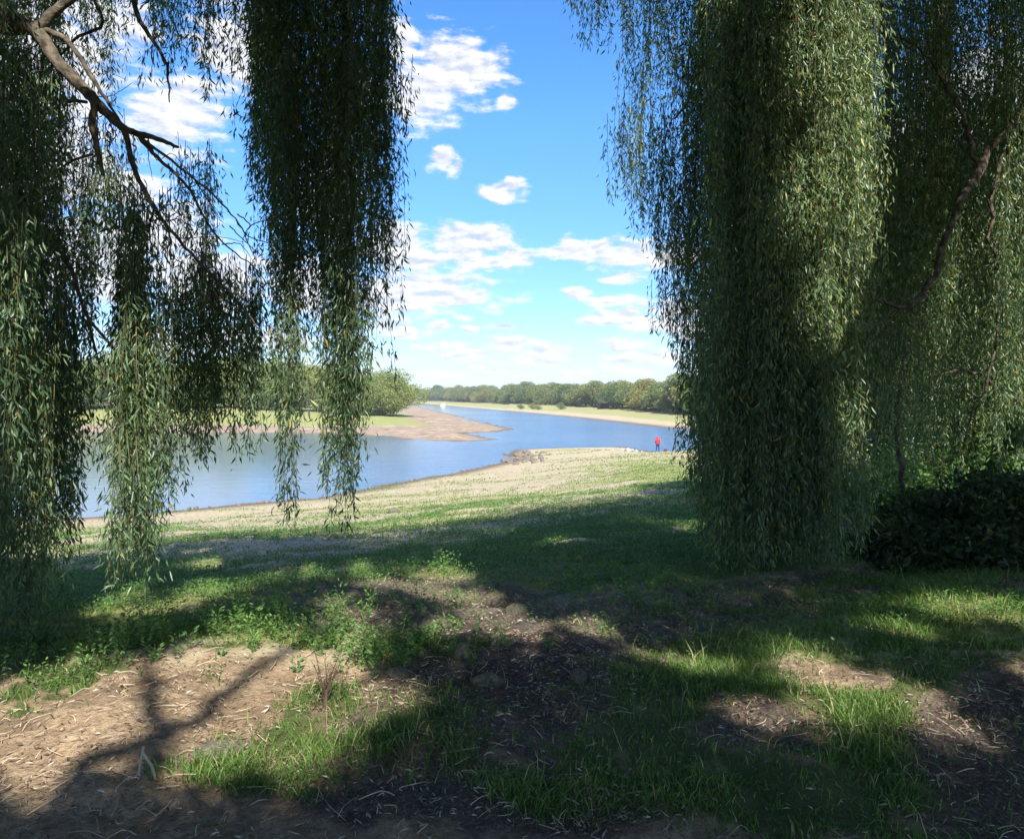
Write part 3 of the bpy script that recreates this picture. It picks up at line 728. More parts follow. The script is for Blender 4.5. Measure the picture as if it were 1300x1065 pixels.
shrub('sunlit yellow-green thicket behind the dark shrub on the right', blobs_px([(1130, 620, 10.8, .7, .9), (1200, 600, 11.5, 1.1, 1), (1280, 600, 11.5, 1.1, 1), (1360, 600, 11.5, 1.2, 1), (1240, 520, 12, 1.2, 1), (1330, 500, 12, 1.3, 1), (1080, 660, 10.8, .6, .9)]), 26000, .085, M['weed'])
for i, (px_, Y, w_, h_, lab) in enumerate([(1130, 17, 5.2, 7.5, 'leafy tree glimpsed behind the lit thicket at the right'), (1300, 16, 5.5, 9, 'tall leafy tree behind the right willow at the picture edge'),
        (1050, 22, 5, 7.5, 'leafy tree behind the dense part of the right willow curtain'), (1210, 24, 7, 12, 'tallest leafy tree standing behind the right willow'), (1420, 20, 7, 12, 'rightmost leafy tree behind the right willow')]):
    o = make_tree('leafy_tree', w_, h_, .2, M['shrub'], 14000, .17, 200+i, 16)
    x = (px_-CX)/F*Y; o.location = (x, Y, gz1(x, Y)-.1); tag(o, lab, 'tree')

# ------------------------------------------------------------------ grass, weeds, litter
def scatter(x0, x1, y0, y1, dens, fn):
    k = int((x1-x0)*(y1-y0)*dens); x = rng.uniform(x0, x1, k); y = rng.uniform(y0, y1, k)
    ok = np.abs(x) < y*.78+.6; x, y = x[ok], y[ok]
    sd = sd_poly(x, y); z = height(x, y, sd); m_ = masks(x, y, z, sd)
    px, py = topx(np.stack([x, y, z], -1))
    p_ = fn(x, y, px, py, sd, m_); ok = rng.random(len(x)) < p_
    return x[ok], y[ok], z[ok]
def blades(x, y, z, h, w, lean, tone):
    k = len(x); az = rng.random(k)*6.28; dx, dy = np.cos(az), np.sin(az); l = lean*(.3+rng.random(k))
    B = np.stack([x, y, z-.01], 1); az2 = rng.random(k)*6.28; S = np.stack([np.cos(az2), np.sin(az2), 0*az], 1)*w[:, None]*.5
    D = np.stack([dx, dy, 0*az], 1)
    m1 = B+D*(h*l*.35)[:, None]; m1[:, 2] += h*.55
    t = B+D*(h*l)[:, None]; t[:, 2] += h*np.clip(1-.35*l*l, .35, 1)
    V = np.stack([B-S, B+S, m1+S*.8, m1-S*.8, t], 1).reshape(-1, 3); i = np.arange(k)*5
    return V, [np.stack([i, i+1, i+2, i+3], 1), np.stack([i+3, i+2, i+4], 1)], np.repeat(tone, 5)
gb = MB(); wb = MB(); db = MB()
def tclump(x, y, s=3.): return sst(.38, .62, fbm(x*s, y*s, 61))
turf = lambda px, py, w_: sst(-.3, .3, np.maximum(region(px, py, TURF), region(px, py, TUFTS)-.05)+w_)
def f_turf(x, y, px, py, sd, m_):
    w_ = (fbm(x*1.1, y*1.1, 41)-.5)*1.5+(fbm(x*4, y*4, 42)-.5)*1.3
    b = sst(-.4, .3, region(px, py, BARE)+w_)
    return turf(px, py, w_)*(1-.93*b)*(.15+.85*tclump(x, y))
for (y0, y1, de, hh_, ww) in [(1.8, 5, 12000, .062, .0045), (5, 9, 5200, .08, .0058)]:
    x, y, z = scatter(-y1*.8, y1*.8, y0, y1, de, f_turf); k = len(x)
    h = hh_*(.4+1.0*rng.random(k)**1.5)*(.6+.9*fbm(x*2, y*2, 71)); V, Fs, a = blades(x, y, z, h, ww*(.7+.6*rng.random(k)), .9, np.where(rng.random(k) < .07, 1, np.clip(rng.normal(.45, .2, k), 0, .9)))
    gb.add(V, Fs, a)
# tall seed stems in the turf
x, y, z = scatter(-7, 7, 2, 9, 40, f_turf); k = len(x)
V, Fs, a = blades(x, y, z, .08+.14*rng.random(k), np.full(k, .004), .6, np.full(k, 1.)); gb.add(V, Fs, a)
# green carpet: low weeds and short grass
def f_green(x, y, px, py, sd, m_):
    w_ = (fbm(x*1.1, y*1.1, 41)-.5)*1.5+(fbm(x*4, y*4, 42)-.5)*1.3
    return m_[0]*(1-.9*turf(px, py, w_)*(py > 800))*(.35+.65*tclump(x, y, 1.7))*(y < 80)
for (y0, y1, de, hh_, ww) in [(2, 8, 1300, .07, .007), (8, 14, 800, .09, .010), (14, 26, 300, .10, .016), (26, 50, 110, .10, .026), (50, 82, 22, .14, .05)]:
    x, y, z = scatter(-y1*.8, y1*.8, y0, y1, de, f_green); k = len(x)
    h = hh_*(.4+.9*rng.random(k)); V, Fs, a = blades(x, y, z, h, ww*(.7+.6*rng.random(k)), 1.0, np.clip(rng.normal(.5, .22, k), 0, .97)); gb.add(V, Fs, a)
for (y0, y1, de, sz) in [(4, 9, 800, .024), (9, 16, 330, .035), (16, 30, 100, .055)]:
    x, y, z = scatter(-y1*.8, y1*.8, y0, y1, de, f_green); per = 4; k = len(x)*per
    X = np.repeat(x, per)+rng.normal(0, .03, k); Y_ = np.repeat(y, per)+rng.normal(0, .03, k); Z = np.repeat(z, per)+rng.random(k)*.09
    az = rng.random(k)*6.28; D = np.stack([np.cos(az), np.sin(az), rng.uniform(-.2, .9, k)], 1)
    L = sz*(.6+.8*rng.random(k)); V, Fc, a = leaves(np.stack([X, Y_, Z], 1), D, L, L*.5, np.clip(rng.normal(.5, .25, k), 0, 1), .1, side=np.tile([0, 0, 1.], (k, 1))+rng.normal(0, .3, (k, 3)))
    wb.add(V, Fc, a)
# taller leafy weed clumps
for (cx_, cy_, n_, hh_) in [(385, 800, 26, .22), (280, 798, 18, .2), (445, 850, 12, .16), (150, 830, 20, .18), (330, 800, 22, .2), (560, 730, 14, .2), (500, 828, 40, .16), (455, 835, 16, .14), (560, 820, 16, .12), (60, 815, 22, .2), (200, 812, 18, .2), (820, 760, 25, .15), (780, 740, 25, .15), (860, 745, 20, .15)]:
    c = gpt(cx_, cy_)
    for q in range(n_):
        bx, by = c[0]+rng.normal(0, .3), c[1]+rng.normal(0, .22); bz = gz1(bx, by); hq = hh_*(.4+.8*rng.random()); k = int(26+hq*170)
        u = rng.random(k); az = rng.random(k)*6.28
        P_ = np.stack([bx+.03*np.cos(az)*u, by+.03*np.sin(az)*u, bz+hq*u], 1); D = np.stack([np.cos(az), np.sin(az), .55+0*az], 1)
        L = .026*(.5+rng.random(k)); V, Fc, a = leaves(P_, D, L, L*.38, np.clip(rng.normal(.65, .2, k), 0, 1), .1); wb.add(V, Fc, a)
tag(gb.build('grass', M['grass']), 'short green grass of the turf patches and shaded slope', 'grass', kind='stuff')
tag(wb.build('ground_weeds', M['weed']), 'low leafy green weeds carpeting the shaded slope', 'weeds', kind='stuff')
# fallen willow leaves
lit_ = MB()
def f_lit(x, y, px, py, sd, m_):
    return np.clip(m_[1]*1.0+m_[2]*.25*(1-m_[0]), 0, 1)*(.25+.75*sst(.4, .6, fbm(x*2.5, y*2.5, 88)))+.03
for (y0, y1, de, sz) in [(1.8, 5, 3600, .036), (5, 9, 2600, .040), (9, 14, 1100, .05)]:
    x, y, z = scatter(-y1*.8, y1*.8, y0, y1, de, f_lit); k = len(x)
    az = rng.random(k)*6.28; D = np.stack([np.cos(az), np.sin(az), rng.normal(.05, .22, k)], 1)
    L = sz*(.4+.8*rng.random(k)); V, Fc, a = leaves(np.stack([x, y, z+.008+.012*rng.random(k)], 1), D, L, L*(.14+.1*rng.random(k)), np.clip(rng.random(k)**1.3, 0, 1), .35, side=np.tile([0, 0, 1.], (k, 1))+rng.normal(0, .5, (k, 3)))
    lit_.add(V, Fc, a)
tag(lit_.build('leaf_litter', M['litter']), 'fallen dry willow leaves scattered over the bare ground', 'leaf litter', kind='stuff')
# thin dead stalks lying about
def f_soil(x, y, px, py, sd, m_): return np.clip(m_[2]*(1-m_[0])*.8, 0, 1)
x, y, z = scatter(-7, 7, 2, 8, 110, f_soil); tw = MB()
for a_, b_, c_ in zip(x, y, z):
    an = rng.random()*6.28; l = .02+.12*rng.random()**2; p0 = np.array([a_, b_, c_+.008]); e = np.array([a_+cos(an)*l, b_+sin(an)*l, 0]); e[2] = gz1(e[0], e[1])+.012
    mid = (p0+e)/2+np.array([rng.normal(0, .02), rng.normal(0, .02), .01]); V, Fs = tube(spline([p0, mid, e], 5), np.full(5, .0011+.0014*rng.random()), 4); tw.add(V, Fs, .5)
tag(tw.build('fallen_twigs', M['stick']), 'thin dry twigs and dead stalks strewn over the bare soil', 'twigs', kind='stuff')

# ------------------------------------------------------------------ rocks, sticks, small things
def rock_mesh(name, seed, mat):
    import bmesh
    r = np.random.default_rng(seed); bm = bmesh.new(); bmesh.ops.create_icosphere(bm, subdivisions=3, radius=1)
    K = r.normal(size=(9, 3)); K /= np.linalg.norm(K, axis=1)[:, None]; off = .62+.33*r.random(9)
    for v in bm.verts:
        c = np.array(v.co); s_ = 1.0
        for kk, o_ in zip(K, off):
            d = c.dot(kk)
            if d > o_: c = c-kk*(d-o_)*.9
        c *= 1+.05*math.sin(c[0]*9+seed)*math.sin(c[1]*8)*math.sin(c[2]*11)
        v.co = c
    me = bpy.data.meshes.new(name); bm.to_mesh(me); bm.free(); me.materials.append(mat)
    o = bpy.data.objects.new(name, me); COL.objects.link(o); return o
def place_rock(proto, first, x, y, s3, rz, label, group, sink=.3):
    o = proto if first else proto.copy()
    if not first: COL.objects.link(o)
    o.location = (x, y, gz1(x, y)+s3[2]*(1-sink)-s3[2]*.35); o.scale = s3; o.rotation_euler = (random.uniform(-.2, .2), random.uniform(-.2, .2), rz)
    tag(o, label, 'rock', group); return o
rp = [rock_mesh('rock', 300+i, M['rock']) for i in range(4)]; fu = [True]*4
r_ = np.random.default_rng(11); cntr = 0
while cntr < 75:
    px_ = r_.uniform(640, 700); py_ = 577+r_.normal(0, 4.2); 
    if px_ > 690 and r_.random() < .6: continue
    a_, b_ = ray(px_, py_); Y = -(CAMZ-.45)/b_; x = a_*Y
    if sd_poly([x], [Y])[0] < -.6: continue
    k = cntr % 4; s_ = .10+.24*r_.random()**2
    place_rock(rp[k], fu[k], float(x), float(Y), (s_*1.3, s_, s_*.75), r_.random()*6, 'grey-brown rock in the pile at the tip of the near spit', 'rocks piled at the tip of the near spit'); fu[k] = False; cntr += 1
for i in range(60):
    t = r_.random(); px_ = 230+410*t; py_ = np.interp(px_, [200, 300, 400, 480, 520, 575, 620, 645], [650, 641, 632, 618, 610, 601, 591, 584])+r_.normal(0, .7)+.6
    a_, b_ = ray(px_, py_); Y = -CAMZ/b_; s_ = .04+.10*r_.random()**2; o = rp[i % 4].copy(); COL.objects.link(o)
    o.location = (float(a_*Y), float(Y), max(0, gz1(a_*Y, Y))+s_*.3); o.scale = (s_*1.3, s_, s_*.7); o.rotation_euler = (0, 0, r_.random()*6); tag(o, 'small brown stone lying along the wet edge of the near shore', 'rock', 'small stones along the near shore')
pp = rock_mesh('rock', 320, M['pale_rock']); ff = True
for i, (px_, s_) in enumerate([(784, .18), (790, .28), (797, .36), (803, .24), (808, .2), (778, .15), (793, .22), (815, .14)]):
    a_, b_ = ray(px_, 568.5+(i % 3)*.6); Y = -(CAMZ-.5)/b_
    place_rock(pp, ff, float(a_*Y), float(Y), (s_*1.2, s_, s_*.8), i, 'pale rock in the small heap on the skyline of the near spit', 'pale rocks heaped on the near spit'); ff = False
mp_ = [rock_mesh('rock', 330+i, M['mossy']) for i in range(2)]
for i, (px_, py_, s3, lab) in enumerate([(620, 868, (.10, .055, .05), 'dark mossy stone bedded in the leaf litter below the weed patch'),
        (588, 832, (.06, .05, .06), 'small dark round stone beside the grass tuft in the middle'),
        (505, 858, (.09, .06, .035), 'flat pale-edged stone at the lit edge of the bare soil'), (655, 778, (.10, .06, .05), 'reddish stone at the far edge of the leaf litter'),
        (735, 862, (.10, .05, .035), 'low stone half buried in litter left of the right-hand turf'), (830, 822, (.12, .04, .035), 'dark stone under the grass edge on the right'),
        (272, 955, (.13, .10, .025), 'flat grey stone flush in the bare soil at the bottom left')]):
    o = mp_[i % 2] if i < 2 else mp_[i % 2].copy()
    if i >= 2: COL.objects.link(o)
    c = gpt(px_, py_)
    if i == 6:
        o.data = o.data.copy(); o.data.materials[0] = M['rock']
    o.location = (c[0], c[1], c[2]+s3[2]*.3); o.scale = s3; o.rotation_euler = (0, 0, i*1.1); tag(o, lab, 'rock')
rng2 = np.random.default_rng(77)
for i, (px_, py_, s_, lab) in enumerate([(224, 694, .11, 'pale flat stone on the shaded sandy strip behind the left willow tips'), (316, 684, .09, 'pale stone where the sandy strip meets the grass, left of centre'), (378, 672, .06, 'smallest pale stone at the shadow edge on the beach')]):
    c = gpt(px_, py_); o = pp.copy(); COL.objects.link(o); o.location = (c[0], c[1], c[2]+.01); o.scale = (s_*1.7, s_, s_*.4); o.rotation_euler = (0, 0, i*1.3); tag(o, lab, 'rock')
for i, (px_, py_, s_, lab) in enumerate([(501, 611, .28, 'dark stone at the water edge of the cove shore'), (806, 603, .22, 'lone dark stone on the sunlit grass of the spit')]):
    a_, b_ = ray(px_, py_); c = gpt(px_, py_)
    o = mp_[0].copy(); COL.objects.link(o); o.location = (c[0], c[1], c[2]+.05); o.scale = (s_, s_*.8, s_*.7); tag(o, lab, 'rock')
# pale upright sticks, bottom left
c = gpt(182, 992)
for i, (dx, dz, tx_, lab) in enumerate([(-.008, .125, -.004, 'taller of the two pale sticks poking up at the bottom left'), (.02, .105, .012, 'shorter of the two pale sticks poking up at the bottom left')]):
    V, Fs = tube([(c[0]+dx+tx_*3, c[1], c[2]-.03), (c[0]+dx+tx_, c[1], c[2]+dz*.5), (c[0]+dx-tx_*2, c[1], c[2]+dz)], [.007, .006, .005], 6, .2); mb = MB(); mb.add(V, Fs)
    tag(mb.build('stick', M['stick'], None, True), lab, 'stick')
# dead weed
c = gpt(413, 905); mb = MB()
for i in range(9):
    an = rng.random()*6.28; hq = .16+.12*rng.random(); e = c+np.array([cos(an)*.07, sin(an)*.05, hq])
    P_ = spline([c+np.array([0, 0, -.02]), c+np.array([cos(an)*.02, sin(an)*.02, hq*.5]), e], 8, .004); V, Fs = tube(P_, np.linspace(.0045, .0015, 8), 5); mb.add(V, Fs)
    for k in range(4):
        q = P_[3+k]; a2 = rng.random()*6.28; V, Fs = tube(spline([q, q+np.array([cos(a2)*.02, sin(a2)*.02, .02]), q+np.array([cos(a2)*.05, sin(a2)*.05, .03])], 4), [.002, .0015, .001, .001], 4); mb.add(V, Fs)
tag(mb.build('dead_weed', M['dstem'], None, True), 'dark dried-up branching weed standing at the edge of the lit soil', 'weed')

# ------------------------------------------------------------------ person, bag, boat, shelter
def skin_obj(name, verts, edges, radii_, mat, parent, root=0, sub=2):
    me = bpy.data.meshes.new(name); me.from_pydata(verts, edges, []); o = bpy.data.objects.new(name, me); COL.objects.link(o)
    o.parent = parent; md = o.modifiers.new('s', 'SKIN'); md.use_smooth_shade = True
    for i, r in enumerate(radii_):
        r = r if isinstance(r, tuple) else (r, r); me.skin_vertices[0].data[i].radius = r
        me.skin_vertices[0].data[i].use_root = (i == root)
    s_ = o.modifiers.new('d', 'SUBSURF'); s_.levels = sub; s_.render_levels = sub
    me.materials.append(mat); return o
Yp = -(CAMZ-.15)/float(ray(835, 571.5)[1]); xp = float(ray(835, 571.5)[0])*Yp
person = empty('person', (xp, Yp, gz1(xp, Yp)), radians(160)); tag(person, 'person in a red hooded jacket and dark trousers standing at the water edge', 'person')
v = []; e = []; r = []
def jn(p, rad, par=None):
    v.append(p); r.append(rad); i = len(v)-1
    if par is not None: e.append((par, i))
    return i
pel = jn((0, 0, .93), .13); wst = jn((0, 0, 1.08), .12, pel); ch = jn((0, -.01, 1.28), .15, wst); nk0 = jn((0, 0, 1.44), .07, ch); nk = jn((0, -.005, 1.50), .055, nk0)
hd = jn((0, -.01, 1.60), .085, nk); tp = jn((0, 0, 1.68), .075, hd); jn((0, -.10, 1.585), .012, hd); jn((-.085, 0, 1.59), .012, hd); jn((.085, 0, 1.59), .012, hd)
J = {}
for s_ in (-1, 1):
    a = jn((s_*.17, 0, 1.40), .06, ch); b = jn((s_*.24, .02, 1.13), .045, a); fw = -.20 if s_ > 0 else -.05
    w_ = jn((s_*.23, fw, .95 if s_ > 0 else .88), .03, b); pm = jn((s_*.23, fw-.05, .90 if s_ > 0 else .81), .035, w_)
    for f_ in range(4): t_ = jn((s_*.23+(f_-1.5)*.018, fw-.07, (.90 if s_ > 0 else .81)-.05), .009, pm); jn((s_*.23+(f_-1.5)*.018, fw-.06, (.90 if s_ > 0 else .81)-.09+.006*abs(f_-1.5)), .008, t_)
    t_ = jn((s_*.20, fw-.05, .88 if s_ > 0 else .8), .01, pm); jn((s_*.185, fw-.07, .85 if s_ > 0 else .77), .009, t_)
    h_ = jn((s_*.10, 0, .86), .095, pel); kn = jn((s_*.12, -.02, .48), .06, h_); an_ = jn((s_*.13, .02, .09), .04, kn); jn((s_*.14, -.14, .04), .035, an_)
skin_obj('body', v, e, r, M['skin'], person)
v = []; e = []; r = []
a = jn((0, 0, .84), .19); b = jn((0, 0, 1.05), .165, a); c_ = jn((0, -.01, 1.28), .19, b); d_ = jn((0, 0, 1.45), .10, c_)
for s_ in (-1, 1):
    q = jn((s_*.19, 0, 1.40), .085, c_); w_ = jn((s_*.25, .02, 1.13), .07, q); jn((s_*.235, -.17 if s_ > 0 else -.04, .97 if s_ > 0 else .91), .05, w_)
jk = skin_obj('jacket', v, e, r, M['red'], person)
v = []; e = []; r = []
a = jn((0, .01, 1.47), .10); b = jn((0, .03, 1.60), .115, a); jn((0, .04, 1.71), .08, b); skin_obj('hood', v, e, r, M['red'], person)
v = []; e = []; r = []
a = jn((0, 0, .93), .15)
for s_ in (-1, 1): h_ = jn((s_*.10, 0, .84), .11, a); kn = jn((s_*.12, -.02, .48), .08, h_); jn((s_*.13, .02, .10), .065, kn)
skin_obj('trousers', v, e, r, M['navy'], person)
for s_ in (-1, 1):
    v = []; e = []; r = []; a = jn((s_*.13, .05, .05), .055); b = jn((s_*.135, -.05, .05), .055, a); jn((s_*.14, -.16, .04), .045, b); skin_obj('shoe', v, e, r, M['dwood'], person)
# bag
Yb = -(CAMZ-.15)/float(ray(845, 572)[1]); xb = float(ray(845, 572)[0])*Yb
bag = empty('bag', (xb, Yb, gz1(xb, Yb)), .4); tag(bag, 'small dark red bag lying on the shore beside the standing person', 'bag')
import bmesh
def bevbox(name, sx_, sy_, sz_, loc, mat, parent, bev=.03):
    bm = bmesh.new(); bmesh.ops.create_cube(bm, size=1)
    for q in bm.verts: q.co.x *= sx_; q.co.y *= sy_; q.co.z *= sz_
    bmesh.ops.bevel(bm, geom=bm.edges[:], offset=bev, segments=3, affect='EDGES')
    me = bpy.data.meshes.new(name); bm.to_mesh(me); bm.free(); me.materials.append(mat); o = bpy.data.objects.new(name, me); COL.objects.link(o); o.parent = parent; o.location = loc; return o
bevbox('bag_body', .46, .28, .36, (0, 0, .18), M['red'], bag, .08); bevbox('flap', .42, .30, .10, (0, -.01, .36), M['dwood'], bag, .04)
V, Fs = tube(spline([(-.12, 0, .38), (-.08, 0, .50), (.08, 0, .50), (.12, 0, .38)], 12), np.full(12, .018), 6); mb = MB(); mb.add(V, Fs); mb.build('handle', M['dwood'], bag, True)
# boat
Yb = -CAMZ/float(ray(563, 516)[1]); xb = float(ray(563, 516)[0])*Yb
boat = empty('motor_boat', (xb, Yb, 0), radians(70)); tag(boat, 'small white boat far up the river by the left bank', 'boat')
L_ = 5.0; st_ = np.linspace(0, 1, 14); V = []
for t in st_:
    w_ = 1.0*(1-t**3.2)**.6+.02; x = -L_/2+L_*t
    V += [(x, -w_, .75+.25*t*t), (x, -w_*.8, .1), (x, 0, -.25*(1-t)), (x, w_*.8, .1), (x, w_, .75+.25*t*t)]
Fq = [(i*5+k, i*5+k+1, i*5+k+6, i*5+k+5) for i in range(13) for k in range(4)]+[(i*5+4, i*5, i*5+5, i*5+9) for i in range(13)]
mb = MB(); mb.add(np.array(V), [np.array(Fq), np.array([[0, 4, 3, 2, 1]])]); mb.build('hull', M['white'], boat)
bevbox('cabin', 1.9, 1.3, .8, (.2, 0, 1.25), M['white'], boat, .15); bevbox('window', 1.2, 1.32, .3, (.25, 0, 1.38), M['glass'], boat, .05)
# shelter on far bank
Ys = 262; xs_ = (766-CX)/F*Ys; zs = gz1(xs_, Ys)
sh = empty('shelter', (xs_, Ys, zs), .2); tag(sh, 'small dark open shelter with a pale roof at the edge of the far wood', 'shelter')
bevbox('wall', 3.6, .15, 2.0, (0, 1, 1.0), M['dwood'], sh, .02)
for s_ in (-1, 1): bevbox('side_wall', .15, 2.0, 2.0, (s_*1.75, 0, 1.0), M['dwood'], sh, .02)
mb = MB(); mb.add(np.array([(-2.1, -1.3, 2.0), (2.1, -1.3, 2.0), (2.1, 1.3, 2.0), (-2.1, 1.3, 2.0), (-1.6, 0, 2.7), (1.6, 0, 2.7)]), [np.array([(0, 1, 5, 4), (2, 3, 4, 5), (0, 3, 2, 1)]), np.array([(1, 2, 5), (3, 0, 4)])]); mb.build('roof', M['dwood'], sh)
# low shrubs on the far bank in front of the wood
fb = make_tree('bank_shrub', 3.2, 2.6, 0, M['wood_leaf'], 3500, .16, 400, 7); first = True
for i, (px_, py_) in enumerate([(661, 516), (676, 517), (683, 517.5), (712, 519)]):
    Y = 318-i*12; x = (px_-CX)/F*Y; o = fb if first else copy_tree(fb); first = False
    o.location = (x, Y, gz1(x, Y)-.1); o.scale = (.8+.2*(i % 2),)*3
    tag(o, ['round low shrub out on the far grassy bank, leftmost of four', 'low shrub on the far grassy bank, second from the left of four', 'low shrub on the far grassy bank, third from the left of four', 'low shrub on the far grassy bank, rightmost of four'][i], 'shrub', 'low shrubs on the far bank')

# ------------------------------------------------------------------ world
if 1:
    bm = bmesh.new(); bmesh.ops.create_cube(bm, size=1)
    for q in bm.verts: q.co.x *= 5240; q.co.y *= 5240; q.co.z = -5 if q.co.z < 0 else 60
    me = bpy.data.meshes.new('haze'); bm.to_mesh(me); bm.free(); hz = bpy.data.objects.new('haze', me); COL.objects.link(hz); tag(hz, 'thin pale summer haze over the water and far wood', 'haze', kind='stuff')
    m, nt = newmat('haze'); n = N(nt); v_ = n('ShaderNodeVolumePrincipled', Color=(.86, .93, 1, 1), Density=.00024); n('ShaderNodeOutputMaterial', Volume=v_.outputs[0]); me.materials.append(m)
wd = bpy.data.worlds.new('World'); scene.world = wd; wd.use_nodes = True; nt = wd.node_tree; nt.nodes.clear(); n = N(nt)
sky = n('ShaderNodeTexSky'); sky.sky_type = 'NISHITA'; sky.sun_disc = False; sky.sun_elevation = EL
az_sun = math.atan2(SUNV[0], SUNV[1]); sky.sun_rotation = az_sun; sky.air_density = 1.0; sky.dust_density = .4; sky.ozone_density = 2.0
skyc = n('ShaderNodeHueSaturation', Color=sky.outputs[0], Saturation=1.3, Value=1.38).outputs[0]
skyc = n.mix(1.0, skyc, (.85, .97, 1.13), 'MULTIPLY')
SKYFIX = 1
tc = n('ShaderNodeTexCoord').outputs['Generated']
sp = n('ShaderNodeSeparateXYZ', Vector=tc)
azn = n.math('ARCTAN2', sp.outputs[0], sp.outputs[1]); eln = n.math('ARCSINE', sp.outputs[2])
CL = [(570, 92, 70, 42), (530, 115, 65, 45), (600, 88, 46, 30), (640, 128, 15, 13), (510, 55, 22, 35), (560, 200, 20, 14), (575, 212, 12, 10), (635, 245, 32, 12), (652, 238, 18, 10),
      (500, 312, 62, 36), (595, 312, 52, 28), (570, 305, 30, 24), (625, 300, 28, 22), (655, 325, 30, 16), (520, 330, 60, 16), (615, 335, 50, 12), (530, 360, 85, 20), (560, 378, 90, 18), (500, 385, 80, 18),
      (745, 318, 62, 14), (800, 322, 70, 16), (730, 312, 30, 14), (850, 328, 50, 18), (790, 351, 26, 10), (733, 373, 22, 10), (775, 380, 45, 8), (790, 400, 55, 13), (820, 410, 70, 16), (760, 408, 45, 9), (850, 395, 40, 15),
      (495, 415, 48, 14), (515, 425, 40, 9), (556, 416, 20, 10), (588, 405, 18, 6), (595, 419, 18, 6), (640, 415, 30, 7), (560, 440, 50, 8), (590, 452, 55, 9), (655, 436, 52, 11), (690, 446, 45, 11), (670, 458, 60, 8), (620, 470, 40, 5),
      (795, 440, 45, 12), (800, 455, 60, 10), (840, 452, 50, 12), (780, 470, 60, 7), (718, 471, 16, 5), (500, 458, 30, 6), (560, 475, 60, 4), (690, 478, 50, 4),
      (215, 150, 60, 45), (240, 140, 40, 40), (60, 70, 90, 80), (130, 20, 60, 40), (210, 300, 70, 45), (250, 350, 110, 40), (100, 330, 130, 60), (330, 430, 80, 18), (230, 430, 90, 20), (390, 360, 60, 40),
      (900, 420, 80, 20), (1000, 330, 90, 30), (1150, 400, 120, 35), (1100, 200, 100, 50), (1250, 120, 90, 60), (-120, 200, 120, 90), (60, 200, 90, 60), (300, 60, 60, 50), (420, 250, 40, 60), (150, 240, 60, 30)]
cv = n('ShaderNodeCombineXYZ', X=azn, Y=eln)
wp = n('ShaderNodeTexNoise', Vector=cv.outputs[0], Scale=14., Detail=5., Roughness=.6)
wv = n('ShaderNodeVectorMath', _operation='MULTIPLY_ADD', i0=wp.outputs['Color'], i1=(.035, .020, 0), i2=cv.outputs[0]).outputs[0]
def cloud_field(vec):
    acc = None
    for (cx_, cy_, rx, ry) in CL:
        a, b = ray(cx_, cy_); d = np.array([float(a), 1.0, float(b)]); d /= np.linalg.norm(d)
        A_, E_ = math.atan2(d[0], d[1])+.0175, math.asin(d[2])+.010
        kk = 1.22 if cy_ < 400 else 1.02
        rx_, ry_ = rx*kk/F*cos(E_), ry*kk/F
        q = n('ShaderNodeVectorMath', _operation='MULTIPLY_ADD', i0=vec, i1=(1/rx_, 1/ry_, 0), i2=(-A_/rx_, -E_/ry_, 0)).outputs[0]
        l = n('ShaderNodeVectorMath', _operation='LENGTH', i0=q).outputs['Value']
        acc = l if acc is None else n.math('SMOOTH_MIN', acc, l, .12)
    return n.math('SUBTRACT', 1.0, acc)
lo = n('ShaderNodeMapRange', Value=eln); lo.inputs[1].default_value = .34; lo.inputs[2].default_value = 0
skyc = n.mix(lo.outputs[0], skyc, n.mix(1.0, skyc, (.50, .54, .66), 'MULTIPLY'))
fld = cloud_field(wv)
mpn = n('ShaderNodeMapping', Vector=cv.outputs[0]); mpn.inputs['Scale'].default_value = (1, 2.6, 1)
ns = n('ShaderNodeTexNoise', Vector=mpn.outputs[0], Scale=24., Detail=9., Roughness=.6).outputs['Fac']
mpn2 = n('ShaderNodeMapping', Vector=cv.outputs[0]); mpn2.inputs['Scale'].default_value = (1, 2.6, 1); mpn2.inputs['Location'].default_value = (.006, .016, 0)
ns2 = n('ShaderNodeTexNoise', Vector=mpn2.outputs[0], Scale=24., Detail=5., Roughness=.6).outputs['Fac']
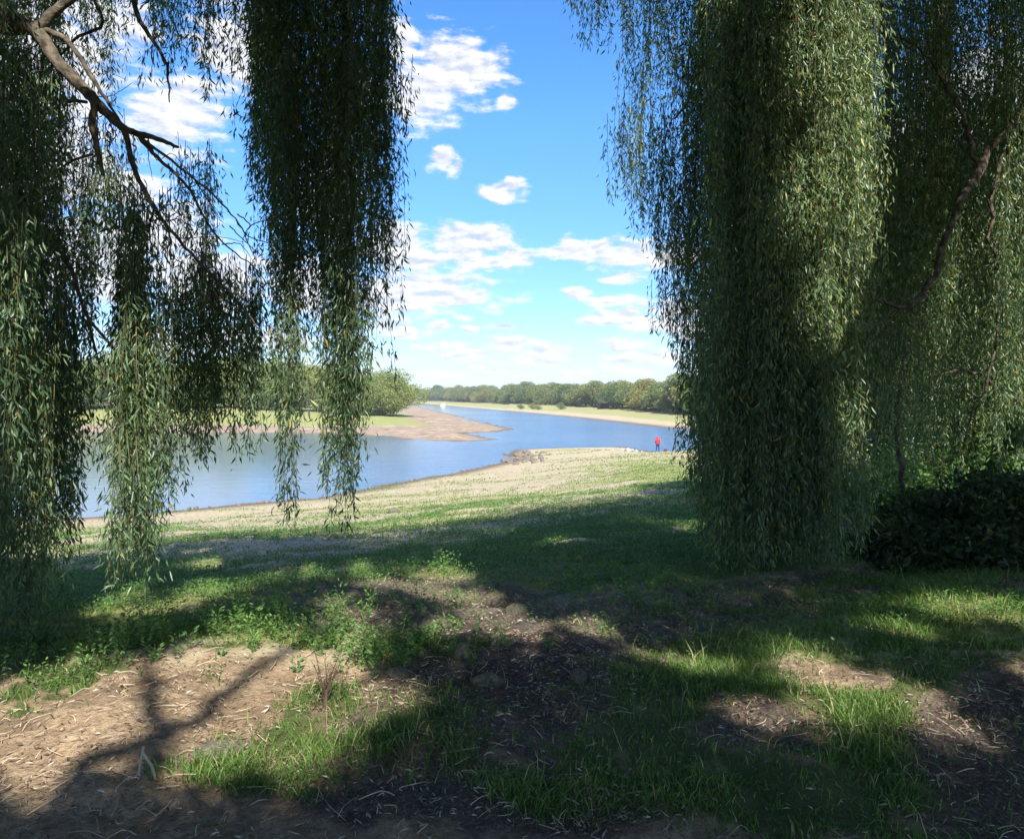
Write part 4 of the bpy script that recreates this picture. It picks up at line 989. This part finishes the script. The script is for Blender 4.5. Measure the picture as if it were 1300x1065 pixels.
# unseen clouds elsewhere in the sky, cover raised for more ambient light
gen = n.noise(tc, 3.2, 6, .6)
back = n.math('MULTIPLY', n.math('SUBTRACT', gen, .47), 5.0)
bm_ = n('ShaderNodeMapRange', Value=sp.outputs[1]); bm_.inputs[1].default_value = .45; bm_.inputs[2].default_value = .2
back = n.math('MULTIPLY', back, bm_.outputs[0], clamp=True)
dens = n.math('ADD', n.math('MULTIPLY', fld, 1.45), n.math('MULTIPLY', n.math('SUBTRACT', ns, .492), 3.4))
sm = n('ShaderNodeMapRange', Value=dens, _interpolation_type='SMOOTHSTEP'); sm.inputs[1].default_value = .0; sm.inputs[2].default_value = .95
msk = n.math('MAXIMUM', sm.outputs[0], back)
msk = n.math('MULTIPLY', msk, .95)
relief = n.math('MULTIPLY', n.math('SUBTRACT', ns, ns2), 4.0)
lum = n.math('ADD', n.math('ADD', .62, relief), 0.0, clamp=True)
CW = 8.3
cc = n.mix(lum, (3.9, 4.15, 4.8), (6.2, 6.2, 6.25))
fin = n.mix(msk, skyc, cc)
bg = n('ShaderNodeBackground', Color=fin, Strength=.07); n('ShaderNodeOutputWorld', Surface=bg.outputs[0])

sl = bpy.data.lights.new('sun', 'SUN'); sl.energy = 4.7; sl.angle = radians(.55); sl.color = (1, .95, .86)
so = bpy.data.objects.new('sun', sl); COL.objects.link(so)
from mathutils import Vector
so.rotation_euler = Vector(tuple(-SUNV)).to_track_quat('-Z', 'Y').to_euler(); so.location = (0, -20, 40)

cam = bpy.data.cameras.new('camera'); co = bpy.data.objects.new('camera', cam); COL.objects.link(co); scene.camera = co
cam.sensor_width = 36; cam.sensor_fit = 'HORIZONTAL'; cam.lens = 36*F/1300; cam.shift_y = -(1065/2-CY)/1300
co.location = (0, 0, CAMZ); co.rotation_euler = (radians(90)+PITCH, 0, 0); cam.clip_start = .05; cam.clip_end = 20000
scene.view_settings.view_transform = 'Standard'; scene.view_settings.look = 'None'; scene.view_settings.exposure = 1.38
scene.render.resolution_x = 1024; scene.render.resolution_y = 838
scene.cycles.max_bounces = 6; scene.cycles.transmission_bounces = 4; scene.cycles.diffuse_bounces = 3
